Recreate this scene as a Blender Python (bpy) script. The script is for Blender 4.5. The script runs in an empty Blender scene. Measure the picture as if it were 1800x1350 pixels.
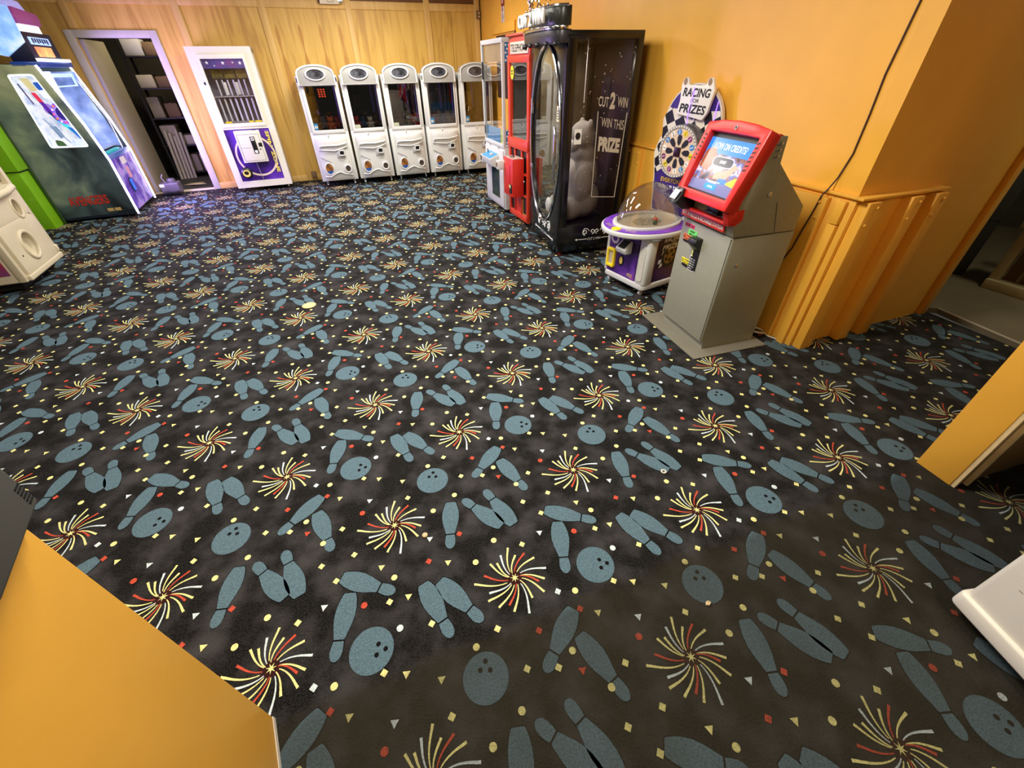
import bpy, bmesh, math, random
from mathutils import Vector, Matrix, noise as mnoise

random.seed(7)
sc = bpy.context.scene
col = sc.collection
PI = math.pi
def R(d): return math.radians(d)

# ---------------------------------------------------------------- camera
H = 1.63
cam_d = bpy.data.cameras.new('camera')
cam = bpy.data.objects.new('camera', cam_d); col.objects.link(cam)
cam_d.sensor_fit = 'HORIZONTAL'; cam_d.sensor_width = 36.0
cam_d.lens = 36.0 * 717.0 / 1800.0
cam_d.clip_start = 0.02; cam_d.clip_end = 100
p_, r_ = R(37.9), R(-1.017)
right0 = Vector((1, 0, 0)); up0 = Vector((0, math.sin(p_), math.cos(p_))); fw0 = Vector((0, math.cos(p_), -math.sin(p_)))
rt = right0 * math.cos(r_) + up0 * math.sin(r_)
up = -right0 * math.sin(r_) + up0 * math.cos(r_)
M = Matrix((rt, up, -fw0)).transposed().to_4x4(); M.translation = (0, 0, H)
cam.matrix_world = M
sc.camera = cam

# ---------------------------------------------------------------- world, exposure, large lights
sc.view_settings.view_transform = 'Standard'; sc.view_settings.look = 'None'
sc.view_settings.gamma = 1.0; sc.view_settings.use_curve_mapping = False
sc.view_settings.exposure = 0.34
try:
    sc.cycles.use_denoising = True
    sc.cycles.max_bounces = 5; sc.cycles.use_adaptive_sampling = True; sc.cycles.adaptive_threshold = 0.03; sc.cycles.transparent_max_bounces = 16
    sc.cycles.sample_clamp_indirect = 4.0
except Exception: pass
w = bpy.data.worlds.new('world'); sc.world = w; w.use_nodes = True
w.node_tree.nodes['Background'].inputs[0].default_value = (1.0, 0.93, 0.82, 1)
w.node_tree.nodes['Background'].inputs[1].default_value = 0.04
CEIL = 2.85
def area_light(name, x, y, z, sx, sy, power, colr, rz=0, spread=180):
    l = bpy.data.lights.new(name, 'AREA'); l.shape = 'RECTANGLE'; l.size = sx; l.size_y = sy
    l.energy = power; l.color = colr; l.spread = R(spread)
    o = bpy.data.objects.new(name, l); col.objects.link(o); o.location = (x, y, z); o.rotation_euler = (0, 0, rz)
    return o
WARM = (1.0, 0.95, 0.87)
LAMPS = [(-2.75, 5.9, 62, 1.15, 0.3, WARM), (-0.9, 4.3, 36, 1.15, 0.3, WARM), (-0.35, 1.95, 92, 1.15, 0.3, (1.0, 0.95, 0.86)), (-4.7, 4.4, 17, 1.15, 0.3, WARM), (-1.7, 7.2, 74, 1.15, .3, WARM), (-2.3, 2.9, 26, 1.15, .3, WARM), (1.3, -0.5, 22, .5, .3, (1.0, 0.78, 0.48))]  # the last one is an added warm fill on the camera side
for i, (lx, ly, e, sx, sy, lc) in enumerate(LAMPS):
    area_light('ceiling_lamp_light', lx, ly, CEIL - 0.075, sx, sy, e, lc, R(20))

# ---------------------------------------------------------------- helpers: materials
def lin(c):
    out = []
    for v in c[:3]:
        v = v / 255.0
        out.append(v / 12.92 if v <= 0.04045 else ((v + 0.055) / 1.055) ** 2.4)
    return (*out, 1.0)
MATS = {}
def mat(name, rgb, rough=0.5, metal=0.0, var=0.0, scale=6.0, bump=0.0, bscale=60.0, emit=0.0, ecol=None, rgb2=None, spec=0.5, stretch=None, coat=0.0, detail=3.0):
    if name in MATS: return MATS[name]
    m = bpy.data.materials.new(name); m.use_nodes = True; nt = m.node_tree; N = nt.nodes
    b = N['Principled BSDF']; c = lin(rgb)
    b.inputs['Base Color'].default_value = c; b.inputs['Roughness'].default_value = rough; b.inputs['Metallic'].default_value = metal
    b.inputs['Specular IOR Level'].default_value = spec
    if coat: b.inputs['Coat Weight'].default_value = coat; b.inputs['Coat Roughness'].default_value = 0.12
    tc = N.new('ShaderNodeTexCoord'); vec = tc.outputs['Object']
    if stretch:
        mp = N.new('ShaderNodeMapping'); mp.inputs['Scale'].default_value = stretch
        nt.links.new(vec, mp.inputs[0]); vec = mp.outputs[0]
    if var or rgb2:
        n = N.new('ShaderNodeTexNoise'); n.inputs['Scale'].default_value = scale; n.inputs['Detail'].default_value = detail
        nt.links.new(vec, n.inputs['Vector'])
        rp = N.new('ShaderNodeValToRGB'); rp.color_ramp.elements[0].position = 0.3; rp.color_ramp.elements[1].position = 0.7
        if rgb2: ca, cb = c, lin(rgb2)
        else:
            ca = (*[max(0, x * (1 - var)) for x in c[:3]], 1); cb = (*[min(1, x * (1 + var)) for x in c[:3]], 1)
        rp.color_ramp.elements[0].color = ca; rp.color_ramp.elements[1].color = cb
        nt.links.new(n.outputs['Fac'], rp.inputs[0]); nt.links.new(rp.outputs[0], b.inputs['Base Color'])
        if emit and not ecol: nt.links.new(rp.outputs[0], b.inputs['Emission Color'])
    if bump:
        n2 = N.new('ShaderNodeTexNoise'); n2.inputs['Scale'].default_value = bscale; n2.inputs['Detail'].default_value = 3
        nt.links.new(vec, n2.inputs['Vector'])
        bp = N.new('ShaderNodeBump'); bp.inputs['Strength'].default_value = bump; bp.inputs['Distance'].default_value = 0.01
        nt.links.new(n2.outputs['Fac'], bp.inputs['Height']); nt.links.new(bp.outputs[0], b.inputs['Normal'])
    if emit:
        if ecol or not (var or rgb2): b.inputs['Emission Color'].default_value = lin(ecol) if ecol else c
        b.inputs['Emission Strength'].default_value = emit
    MATS[name] = m; return m
def glass(name, tint=(255, 255, 255), refl=0.10, rough=0.02):
    if name in MATS: return MATS[name]
    m = bpy.data.materials.new(name); m.use_nodes = True; nt = m.node_tree; N = nt.nodes
    N.remove(N['Principled BSDF']); out = N['Material Output']
    t = N.new('ShaderNodeBsdfTransparent'); t.inputs[0].default_value = lin(tint)
    g = N.new('ShaderNodeBsdfGlossy'); g.inputs['Roughness'].default_value = rough
    fr = N.new('ShaderNodeLayerWeight'); fr.inputs[0].default_value = 0.5
    pw = N.new('ShaderNodeMath'); pw.operation = 'POWER'; pw.inputs[1].default_value = 4.0
    ma = N.new('ShaderNodeMath'); ma.operation = 'MULTIPLY_ADD'; ma.inputs[1].default_value = 0.6; ma.inputs[2].default_value = refl * 0.35
    mx = N.new('ShaderNodeMixShader')
    nt.links.new(fr.outputs['Facing'], pw.inputs[0]); nt.links.new(pw.outputs[0], ma.inputs[0]); nt.links.new(ma.outputs[0], mx.inputs[0])
    nt.links.new(t.outputs[0], mx.inputs[1]); nt.links.new(g.outputs[0], mx.inputs[2]); nt.links.new(mx.outputs[0], out.inputs[0])
    MATS[name] = m; return m
def checker_mat(name, c1, c2, scale, distort=0.0, rough=0.4):
    if name in MATS: return MATS[name]
    m = bpy.data.materials.new(name); m.use_nodes = True; nt = m.node_tree; N = nt.nodes; b = N['Principled BSDF']
    tc = N.new('ShaderNodeTexCoord'); vec = tc.outputs['Object']
    mp = N.new('ShaderNodeMapping'); mp.inputs['Rotation'].default_value = (0, R(32), 0); nt.links.new(vec, mp.inputs[0]); vec = mp.outputs[0]
    if distort:
        n = N.new('ShaderNodeTexNoise'); n.inputs['Scale'].default_value = 3.0; n.inputs['Detail'].default_value = 0
        nt.links.new(vec, n.inputs['Vector'])
        vm = N.new('ShaderNodeVectorMath'); vm.operation = 'MULTIPLY_ADD'; vm.inputs[1].default_value = (distort,) * 3
        nt.links.new(n.outputs['Color'], vm.inputs[0]); nt.links.new(vec, vm.inputs[2]); vec = vm.outputs[0]
    ck = N.new('ShaderNodeTexChecker'); ck.inputs['Color1'].default_value = lin(c1); ck.inputs['Color2'].default_value = lin(c2); ck.inputs['Scale'].default_value = scale
    nt.links.new(vec, ck.inputs['Vector']); nt.links.new(ck.outputs[0], b.inputs['Base Color']); b.inputs['Roughness'].default_value = rough
    MATS[name] = m; return m
def multi_mat(name, stops, scale, emit=0.0, rough=0.4, detail=4, stretch=None, dist=0.0):
    """noise through a many-coloured ramp: printed or back-lit artwork"""
    if name in MATS: return MATS[name]
    m = bpy.data.materials.new(name); m.use_nodes = True; nt = m.node_tree; N = nt.nodes; b = N['Principled BSDF']
    tc = N.new('ShaderNodeTexCoord'); vec = tc.outputs['Object']
    if stretch:
        mp = N.new('ShaderNodeMapping'); mp.inputs['Scale'].default_value = stretch; nt.links.new(vec, mp.inputs[0]); vec = mp.outputs[0]
    n = N.new('ShaderNodeTexNoise'); n.inputs['Scale'].default_value = scale; n.inputs['Detail'].default_value = detail; n.inputs['Distortion'].default_value = dist
    nt.links.new(vec, n.inputs['Vector'])
    rp = N.new('ShaderNodeValToRGB'); e = rp.color_ramp.elements
    while len(e) < len(stops): e.new(0.5)
    for el, (pos, c) in zip(e, stops): el.position = pos; el.color = lin(c)
    nt.links.new(n.outputs['Fac'], rp.inputs[0]); nt.links.new(rp.outputs[0], b.inputs['Base Color'])
    b.inputs['Roughness'].default_value = rough
    if emit: nt.links.new(rp.outputs[0], b.inputs['Emission Color']); b.inputs['Emission Strength'].default_value = emit
    MATS[name] = m; return m
def wood_mat(name, c1, c2, c3, rough=0.5):
    if name in MATS: return MATS[name]
    m = bpy.data.materials.new(name); m.use_nodes = True; nt = m.node_tree; N = nt.nodes; b = N['Principled BSDF']
    tc = N.new('ShaderNodeTexCoord'); mp = N.new('ShaderNodeMapping'); mp.inputs['Scale'].default_value = (5.5, 5.5, 0.45)
    nt.links.new(tc.outputs['Object'], mp.inputs[0])
    n = N.new('ShaderNodeTexNoise'); n.inputs['Scale'].default_value = 1.6; n.inputs['Detail'].default_value = 5; n.inputs['Distortion'].default_value = 1.2
    nt.links.new(mp.outputs[0], n.inputs['Vector'])
    rp = N.new('ShaderNodeValToRGB'); e = rp.color_ramp.elements; e.new(0.5)
    for el, (pos, c) in zip(e, ((0.34, c1), (0.5, c2), (0.66, c3))): el.position = pos; el.color = lin(c)
    nt.links.new(n.outputs['Fac'], rp.inputs[0]); nt.links.new(rp.outputs[0], b.inputs['Base Color'])
    b.inputs['Roughness'].default_value = rough; MATS[name] = m; return m

# ---------------------------------------------------------------- helpers: meshes
class MB:
    def __init__(s): s.v = []; s.f = []
    def add(s, vs, fs):
        k = len(s.v); s.v += [tuple(p) for p in vs]; s.f += [tuple(i + k for i in f) for f in fs]; return s
    def box(s, x0, x1, y0, y1, z0, z1):
        return s.add([(x0,y0,z0),(x1,y0,z0),(x1,y1,z0),(x0,y1,z0),(x0,y0,z1),(x1,y0,z1),(x1,y1,z1),(x0,y1,z1)],
                     [(0,3,2,1),(4,5,6,7),(0,1,5,4),(1,2,6,5),(2,3,7,6),(3,0,4,7)])
    def prism(s, pts, lo, hi, ax='y'):
        """pts 2d; ax='y': (x,z) extruded in y; 'x': (y,z) in x; 'z': (x,y) in z"""
        n = len(pts)
        mk = {'y': lambda p, t: (p[0], t, p[1]), 'x': lambda p, t: (t, p[0], p[1]), 'z': lambda p, t: (p[0], p[1], t)}[ax]
        vs = [mk(p, lo) for p in pts] + [mk(p, hi) for p in pts]
        return s.add(vs, [tuple(range(n)), tuple(range(2*n-1, n-1, -1))] + [(i, n+i, n+(i+1) % n, (i+1) % n) for i in range(n)])
    def ring(s, outer, inner, lo, hi, ax='y'):
        n = len(outer); mk = {'y': lambda p, t: (p[0], t, p[1]), 'x': lambda p, t: (t, p[0], p[1]), 'z': lambda p, t: (p[0], p[1], t)}[ax]
        vs = [mk(p, lo) for p in outer] + [mk(p, lo) for p in inner] + [mk(p, hi) for p in outer] + [mk(p, hi) for p in inner]
        fs = []
        for i in range(n):
            j = (i + 1) % n
            fs += [(i, n+i, n+j, j), (2*n+i, 2*n+j, 3*n+j, 3*n+i), (i, j, 2*n+j, 2*n+i), (n+i, 3*n+i, 3*n+j, n+j)]
        return s.add(vs, fs)
    def tube(s, pts, r, n=8, closed=False):
        P = [Vector(p) for p in pts]; k = len(P); rr = r if isinstance(r, (list, tuple)) else [r] * k
        base = len(s.v); ref = None; vs = []; fs = []
        for i in range(k):
            if closed: t = P[(i+1) % k] - P[i-1]
            else: t = P[min(i+1, k-1)] - P[max(i-1, 0)]
            t = t.normalized() if t.length > 1e-9 else Vector((0,0,1))
            if ref is None: ref = t.orthogonal().normalized()
            a = ref - t * ref.dot(t); a = a.normalized() if a.length > 1e-6 else t.orthogonal().normalized(); ref = a
            b = t.cross(a)
            vs += [P[i] + (a * math.cos(2*PI*j/n) + b * math.sin(2*PI*j/n)) * rr[i] for j in range(n)]
        for i in range(k if closed else k-1):
            i2 = (i + 1) % k
            for j in range(n): fs.append((i*n+j, i*n+(j+1) % n, i2*n+(j+1) % n, i2*n+j))
        if not closed: fs += [tuple(range(n-1, -1, -1)), tuple(range((k-1)*n, k*n))]
        return s.add(vs, fs)
    def lathe(s, prof, c=(0,0,0), n=24, ax='z', sx=1.0, sy=1.0):
        vs = []; fs = []; k = len(prof)
        for r, h in prof:
            for j in range(n):
                a = 2*PI*j/n; x, y = r*math.cos(a)*sx, r*math.sin(a)*sy
                vs.append({'z': (c[0]+x, c[1]+y, c[2]+h), 'y': (c[0]+x, c[1]+h, c[2]+y), 'x': (c[0]+h, c[1]+x, c[2]+y)}[ax])
        for i in range(k-1):
            for j in range(n): fs.append((i*n+j, i*n+(j+1) % n, (i+1)*n+(j+1) % n, (i+1)*n+j))
        if prof[0][0] > 1e-6: fs.append(tuple(range(n-1, -1, -1)))
        if prof[-1][0] > 1e-6: fs.append(tuple(range((k-1)*n, k*n)))
        return s.add(vs, fs)
    def ell(s, c, r, nu=16, nv=10):
        prof = [(max(1e-4, math.sin(PI*i/nv)), -math.cos(PI*i/nv)) for i in range(nv+1)]
        vs = []; fs = []
        for q, h in prof:
            for j in range(nu):
                a = 2*PI*j/nu; vs.append((c[0]+r[0]*q*math.cos(a), c[1]+r[1]*q*math.sin(a), c[2]+r[2]*h))
        for i in range(nv):
            for j in range(nu): fs.append((i*nu+j, i*nu+(j+1) % nu, (i+1)*nu+(j+1) % nu, (i+1)*nu+j))
        return s.add(vs, fs)
    def mesh(s, name, bevel=0, seg=2, smooth=True):
        me = bpy.data.meshes.new(name); me.from_pydata(s.v, [], s.f); me.update()
        bm = bmesh.new(); bm.from_mesh(me)
        bmesh.ops.remove_doubles(bm, verts=bm.verts, dist=1e-6)
        bmesh.ops.recalc_face_normals(bm, faces=bm.faces)
        if bevel:
            es = [e for e in bm.edges if len(e.link_faces) == 2 and e.calc_face_angle(0) > 0.5]
            bmesh.ops.bevel(bm, geom=es, offset=bevel, segments=seg, affect='EDGES', clamp_overlap=True, profile=0.5)
        bm.to_mesh(me); bm.free()
        if smooth:
            me.polygons.foreach_set('use_smooth', [True] * len(me.polygons)); me.set_sharp_from_angle(angle=R(38))
        return me
    def build(s, name, m, parent=None, bevel=0, seg=2, label=None, smooth=True):
        me = s.mesh(name, bevel, seg, smooth); me.materials.append(m)
        o = bpy.data.objects.new(name, me); col.objects.link(o)
        if parent: o.parent = parent
        if label: o['label'] = label
        return o
def tag(o, label=None, cat=None, group=None, kind=None):
    for k, v in (('label', label), ('category', cat), ('group', group), ('kind', kind)):
        if v: o[k] = v
    return o
def thing(name, label, cat, loc=(0,0,0), rz=0, group=None):
    o = bpy.data.objects.new(name, None); col.objects.link(o); o.location = loc; o.rotation_euler = (0, 0, R(rz)); o.empty_display_size = 0.1
    return tag(o, label, cat, group)
def struct(name, loc=(0,0,0), rz=0):
    o = bpy.data.objects.new(name, None); col.objects.link(o); o.location = loc; o.rotation_euler = (0, 0, R(rz)); o.empty_display_size = 0.1
    o['kind'] = 'structure'; return o
def dup(o, parent=None):
    c = o.copy(); col.objects.link(c); c.parent = parent
    for ch in [x for x in bpy.data.objects if x.parent == o]: dup(ch, c)
    return c
def bx(name, m, parent, x0, x1, y0, y1, z0, z1, bevel=0, seg=2, label=None):
    return MB().box(x0, x1, y0, y1, z0, z1).build(name, m, parent, bevel, seg, label)
def rpoly(pts, r, n=5):
    out = []; k = len(pts)
    for i in range(k):
        p = Vector(pts[i]); a = (Vector(pts[i-1]) - p); b = (Vector(pts[(i+1) % k]) - p)
        rr = r[i] if isinstance(r, (list, tuple)) else r
        d = min(rr, a.length * .49, b.length * .49); A = p + a.normalized() * d; B = p + b.normalized() * d
        for j in range(n + 1):
            t = j / n; q = A * (1-t)**2 + p * 2*t*(1-t) + B * t*t; out.append((q.x, q.y))
    return out
def rect(x0, x1, z0, z1): return [(x0, z0), (x1, z0), (x1, z1), (x0, z1)]
def elp(cx, cz, rx, rz, n=32, a0=0): return [(cx + rx*math.cos(a0 + 2*PI*i/n), cz + rz*math.sin(a0 + 2*PI*i/n)) for i in range(n)]
def rect_ray(cx, cz, x0, x1, z0, z1, n=32, a0=0):
    out = []
    for i in range(n):
        a = a0 + 2*PI*i/n; c, s_ = math.cos(a), math.sin(a)
        t = min(((x1-cx)/c if c > 1e-9 else (x0-cx)/c if c < -1e-9 else 1e9), ((z1-cz)/s_ if s_ > 1e-9 else (z0-cz)/s_ if s_ < -1e-9 else 1e9))
        out.append((cx + t*c, cz + t*s_))
    return out
_dg = None
def text(name, body, m, parent, o, u, v, width=None, height=None, ext=0.0, bold=0.0, shear=0.0, label=None, align='c', space=1.0):
    """lettering: o = centre of the text box, u = reading direction, v = up, in the parent's space"""
    cu = bpy.data.curves.new('t', 'FONT'); cu.body = body; cu.align_x = 'CENTER'; cu.extrude = 0; cu.offset = bold; cu.shear = shear; cu.resolution_u = 3; cu.space_character = space
    t = bpy.data.objects.new('t', cu); col.objects.link(t); bpy.context.view_layer.update()
    me = bpy.data.meshes.new_from_object(t.evaluated_get(bpy.context.evaluated_depsgraph_get()))
    bpy.data.objects.remove(t); bpy.data.curves.remove(cu)
    xs = [q.co.x for q in me.vertices]; ys = [q.co.y for q in me.vertices]
    x0, x1, y0, y1 = min(xs), max(xs), min(ys), max(ys)
    sx = width/(x1-x0) if width else None; sy = height/(y1-y0) if height else None
    sx = sx or sy; sy = sy or sx
    u = Vector(u).normalized(); v = Vector(v).normalized(); o = Vector(o); nrm = u.cross(v)
    if ext:
        bm = bmesh.new(); bm.from_mesh(me); g = bmesh.ops.extrude_face_region(bm, geom=list(bm.faces))
        for q in g['geom']:
            if isinstance(q, bmesh.types.BMVert): q.co.z += 1.0
        bm.to_mesh(me); bm.free()
    for q in me.vertices:
        q.co = o + u * ((q.co.x - (x0+x1)/2) * sx) + v * ((q.co.y - (y0+y1)/2) * sy) + nrm * (ext if q.co.z > 0.5 else 0)
    me.update(); me.materials.clear(); me.materials.append(m); me.name = name
    ob = bpy.data.objects.new(name, me); col.objects.link(ob)
    if parent: ob.parent = parent
    if label: ob['label'] = label
    return ob

# ---------------------------------------------------------------- common materials
ORANGE = mat('orange_paint', (234, 174, 62), 0.42, var=0.05, scale=3, bump=0.05, bscale=25)
CREAM_EDGE = mat('bare_plywood_edge', (214, 190, 140), 0.6, var=0.08, scale=30)
PLY = wood_mat('plywood', (186, 142, 62), (210, 168, 78), (218, 178, 90), 0.5)
PINE = wood_mat('pine_batten', (208, 166, 88), (218, 178, 100), (224, 186, 110), 0.5)
WHITE = mat('white_plastic', (206, 207, 204), 0.32, var=0.02, scale=4)
CREAMW = mat('cream_plastic', (218, 208, 180), 0.35, var=0.03, scale=4)
GREYP = mat('grey_plastic', (176, 176, 172), 0.35)
BLACK = mat('black_plastic', (18, 18, 19), 0.35)
BLACKM = mat('matt_black', (14, 13, 14), 0.6)
DARKIN = mat('dark_interior', (40, 38, 38), 0.6, var=0.2, scale=8)
MIRROR = mat('mirror', (190, 192, 188), 0.03, metal=1.0)
CHROME = mat('chrome', (210, 210, 212), 0.15, metal=1.0)
GLASS = glass('clear_glass')
DGLASS = glass('smoked_glass', (205, 202, 198), 0.3)
RED = mat('red_paint', (205, 42, 30), 0.38)
ORED = mat('orange_red_paint', (214, 62, 34), 0.38)
WPRINT = mat('white_print', (236, 236, 232), 0.5)
KPRINT = mat('black_print', (20, 20, 20), 0.5)
YPRINT = mat('yellow_print', (240, 214, 50), 0.5)
PURPLE = multi_mat('purple_galaxy_print', [(0.25, (24, 10, 50)), (0.5, (62, 28, 120)), (0.75, (110, 60, 190))], 3.0, rough=0.35)
LED = mat('led_strip', (255, 255, 255), 0.4, emit=9.0, ecol=(222, 206, 255))

# ---------------------------------------------------------------- floor: printed carpet
carpet = bpy.data.materials.new('carpet'); carpet.use_nodes = True
def carpet_nodes(m, rgb, fuzz, worn):
    nt = m.node_tree; N = nt.nodes; b = N['Principled BSDF']; tc = N.new('ShaderNodeTexCoord')
    n1 = N.new('ShaderNodeTexNoise'); n1.inputs['Scale'].default_value = 170; n1.inputs['Detail'].default_value = 1
    n2 = N.new('ShaderNodeTexNoise'); n2.inputs['Scale'].default_value = 7.5; n2.inputs['Detail'].default_value = 3
    nt.links.new(tc.outputs['Object'], n1.inputs['Vector']); nt.links.new(tc.outputs['Object'], n2.inputs['Vector'])
    c = lin(rgb)
    r1 = N.new('ShaderNodeValToRGB'); r1.color_ramp.elements[0].position = 0.3; r1.color_ramp.elements[1].position = 0.72
    r1.color_ramp.elements[0].color = (*[x*(1-fuzz) for x in c[:3]], 1); r1.color_ramp.elements[1].color = (*[min(1, x*(1+fuzz*1.2)) for x in c[:3]], 1)
    nt.links.new(n1.outputs['Fac'], r1.inputs[0])
    r2 = N.new('ShaderNodeValToRGB'); r2.color_ramp.elements[0].position = 0.42; r2.color_ramp.elements[1].position = 0.70
    r2.color_ramp.elements[0].color = (0,0,0,1); r2.color_ramp.elements[1].color = (worn,)*3 + (1,)
    nt.links.new(n2.outputs['Fac'], r2.inputs[0])
    mx = N.new('ShaderNodeMix'); mx.data_type = 'RGBA'; nt.links.new(r2.outputs[0], mx.inputs[0]); nt.links.new(r1.outputs[0], mx.inputs[6])
    mx.inputs[7].default_value = lin((92, 90, 92))
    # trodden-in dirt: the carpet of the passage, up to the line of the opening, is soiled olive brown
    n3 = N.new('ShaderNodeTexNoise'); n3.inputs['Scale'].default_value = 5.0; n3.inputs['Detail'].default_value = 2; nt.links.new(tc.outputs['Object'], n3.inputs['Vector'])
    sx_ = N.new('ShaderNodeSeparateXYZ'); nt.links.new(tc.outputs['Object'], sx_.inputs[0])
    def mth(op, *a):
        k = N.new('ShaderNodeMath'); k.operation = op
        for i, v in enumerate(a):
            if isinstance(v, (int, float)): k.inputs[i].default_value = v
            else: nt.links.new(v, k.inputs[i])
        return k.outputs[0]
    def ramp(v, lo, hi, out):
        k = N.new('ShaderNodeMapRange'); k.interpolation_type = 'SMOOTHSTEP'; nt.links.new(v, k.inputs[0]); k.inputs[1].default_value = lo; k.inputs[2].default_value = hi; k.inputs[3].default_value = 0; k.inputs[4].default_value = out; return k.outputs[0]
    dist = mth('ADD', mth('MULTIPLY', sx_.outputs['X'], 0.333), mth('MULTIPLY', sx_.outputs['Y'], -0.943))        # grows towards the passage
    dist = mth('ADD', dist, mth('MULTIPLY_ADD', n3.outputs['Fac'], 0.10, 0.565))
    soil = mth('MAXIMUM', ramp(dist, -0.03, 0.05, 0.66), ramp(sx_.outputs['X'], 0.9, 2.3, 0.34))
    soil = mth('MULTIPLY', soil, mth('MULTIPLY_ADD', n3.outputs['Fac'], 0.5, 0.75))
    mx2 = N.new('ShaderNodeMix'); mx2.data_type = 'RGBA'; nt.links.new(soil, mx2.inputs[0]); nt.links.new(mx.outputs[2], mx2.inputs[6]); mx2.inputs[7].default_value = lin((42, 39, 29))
    nt.links.new(mx2.outputs[2], b.inputs['Base Color'])
    b.inputs['Roughness'].default_value = 0.95; b.inputs['Specular IOR Level'].default_value = 0.12
    bp = N.new('ShaderNodeBump'); bp.inputs['Strength'].default_value = 0.5; bp.inputs['Distance'].default_value = 0.004
    nt.links.new(n1.outputs['Fac'], bp.inputs['Height']); nt.links.new(bp.outputs[0], b.inputs['Normal'])
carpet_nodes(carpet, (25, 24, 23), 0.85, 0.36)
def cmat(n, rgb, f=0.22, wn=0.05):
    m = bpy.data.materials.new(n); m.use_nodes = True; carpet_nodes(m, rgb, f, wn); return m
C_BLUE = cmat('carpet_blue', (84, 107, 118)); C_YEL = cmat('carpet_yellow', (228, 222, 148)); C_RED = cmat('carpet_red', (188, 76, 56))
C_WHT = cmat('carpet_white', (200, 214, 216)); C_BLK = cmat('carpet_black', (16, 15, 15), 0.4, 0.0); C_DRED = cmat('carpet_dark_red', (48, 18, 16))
FLOOR_POLY = [(-9.5, 3.4), (-8.0, 7.0), (-0.2, 9.95), (2.15, 3.05), (3.38, 3.02), (3.62, 2.3), (4.2, 1.2), (2.4, -1.2), (-2.0, -1.2), (-9.5, 0)]
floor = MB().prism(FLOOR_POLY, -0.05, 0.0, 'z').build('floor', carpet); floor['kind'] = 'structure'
def inside(x, y, poly=FLOOR_POLY):
    c = False; n = len(poly); j = n-1
    for i in range(n):
        xi, yi = poly[i]; xj, yj = poly[j]
        if (yi > y) != (yj > y) and x < (xj-xi)*(y-yi)/(yj-yi)+xi: c = not c
        j = i
    return c
CO = Vector((-3.14358, 1.59405)); CA = Vector((1.14717, -0.53853)); CB = Vector((0.84639, 0.30174)); CD = (0.5338, -0.0046)
def cw(f): return CO + CA * f[0] + CB * f[1]
PINS = [[1.72,.549,1.872,.615],[1.806,.496,2.064,.162],[1.883,.727,2.135,.542],[1.896,.785,2.122,.689],[1.497,1.329,1.759,1.002],[1.728,1.305,1.503,1.386],[1.737,1.354,1.49,1.527],[1.211,.976,1.384,.596],[1.311,.85,1.568,.661]]
BALLS = [((2.072,.297), [(2.059,.338),(2.086,.336),(2.096,.29)]), ((1.319,1.446), [(1.267,1.512),(1.289,1.463),(1.301,1.487)])]
CONF = [('Y','s',.348,.573),('Y','s',.386,.649),('Y','s',.462,.819),('Y','s',.627,.702),('Y','s',.633,.55),('Y','s',.73,.515),('Y','s',.908,.551),('Y','s',.859,.231),('Y','s',.059,.553),('Y','s',.174,.686),('Y','s',.169,.238),('Y','s',.39,.227),('Y','c',.353,.757),('Y','c',.512,.678),('Y','c',.519,.209),('Y','c',.461,.394),('Y','c',.791,.178),('Y','c',.867,.989),('Y','c',.806,.686),('Y','c',.208,.552),('Y','t',.262,.013),('Y','t',.736,.707),('Y','t',.822,.914),('Y','t',.913,.626),('Y','t',.202,.284),('Y','t',.266,.341),('R','s',.223,.989),('R','s',.24,.776),('R','s',.697,.125),('R','s',.785,.868),('R','c',.402,.98),('R','c',.884,.471),('R','t',.426,.69),('W','t',.336,.088),('W','t',.672,.008),('W','t',.831,.362),('W','c',.03,.456),('Y','c',.147,.08),('W','s',.124,.031)]
BURST = [('Y',.134,102.0),('W',.114,121.2),('Y',.097,139.6),('Y',.118,149.6),('R',.125,175.4),('Y',.164,-171.7),('W',.117,-149.4),('Y',.137,-139.0),('Y',.13,-118.6),('R',.109,-101.6),('Y',.13,-91.6),('W',.147,-68.6),('Y',.105,-49.5),('Y',.129,-26.2),('R',.098,-8.6),('Y',.121,-2.3),('W',.135,16.8),('Y',.119,45.9),('R',.114,68.3),('Y',.097,88.0)]
MI = {'B': 0, 'Y': 1, 'R': 2, 'W': 3, 'K': 4, 'D': 5}
TPL = []                                   # (layer, material, polygon in world metres)
def pin_shapes(f):
    b = cw(f[:2]); t = cw(f[2:]); ax = (t - b); Lp = 0.238; ax.normalize(); sd = Vector((-ax.y, ax.x)); b = (cw(f[:2]) + t) / 2 - ax * Lp / 2
    body = [(0,.085),(.03,.105),(.12,.135),(.24,.158),(.36,.160),(.48,.142),(.60,.108),(.70,.080)]
    head = [(.725,.078),(.80,.090),(.87,.093),(.93,.082),(.975,.055),(1.0,.02)]
    for pr in (body, head):
        TPL.append((0, 'B', [b + ax*Lp*s + sd*Lp*h for s, h in pr] + [b + ax*Lp*s - sd*Lp*h for s, h in reversed(pr)]))
    out = [(.005,.098),(.12,.148),(.3,.173),(.48,.155),(.6,.12),(.7,.092),(.86,.104),(.97,.07),(1.03,.03)]
    TPL.append((-1, 'K', [b + ax*Lp*(s-.02) + sd*Lp*h for s, h in out] + [b + ax*Lp*(s-.02) - sd*Lp*h for s, h in reversed(out)]))
for f in PINS: pin_shapes(f)
for c, holes in BALLS:
    c = cw(c); TPL.append((0, 'B', [c + Vector((math.cos(2*PI*i/28), math.sin(2*PI*i/28))) * .0775 for i in range(28)]))
    for h in holes:
        h = cw(h); TPL.append((1, 'K', [h + Vector((math.cos(2*PI*i/8), math.sin(2*PI*i/8))) * .0085 for i in range(8)]))
rc = random.Random(3)
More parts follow.
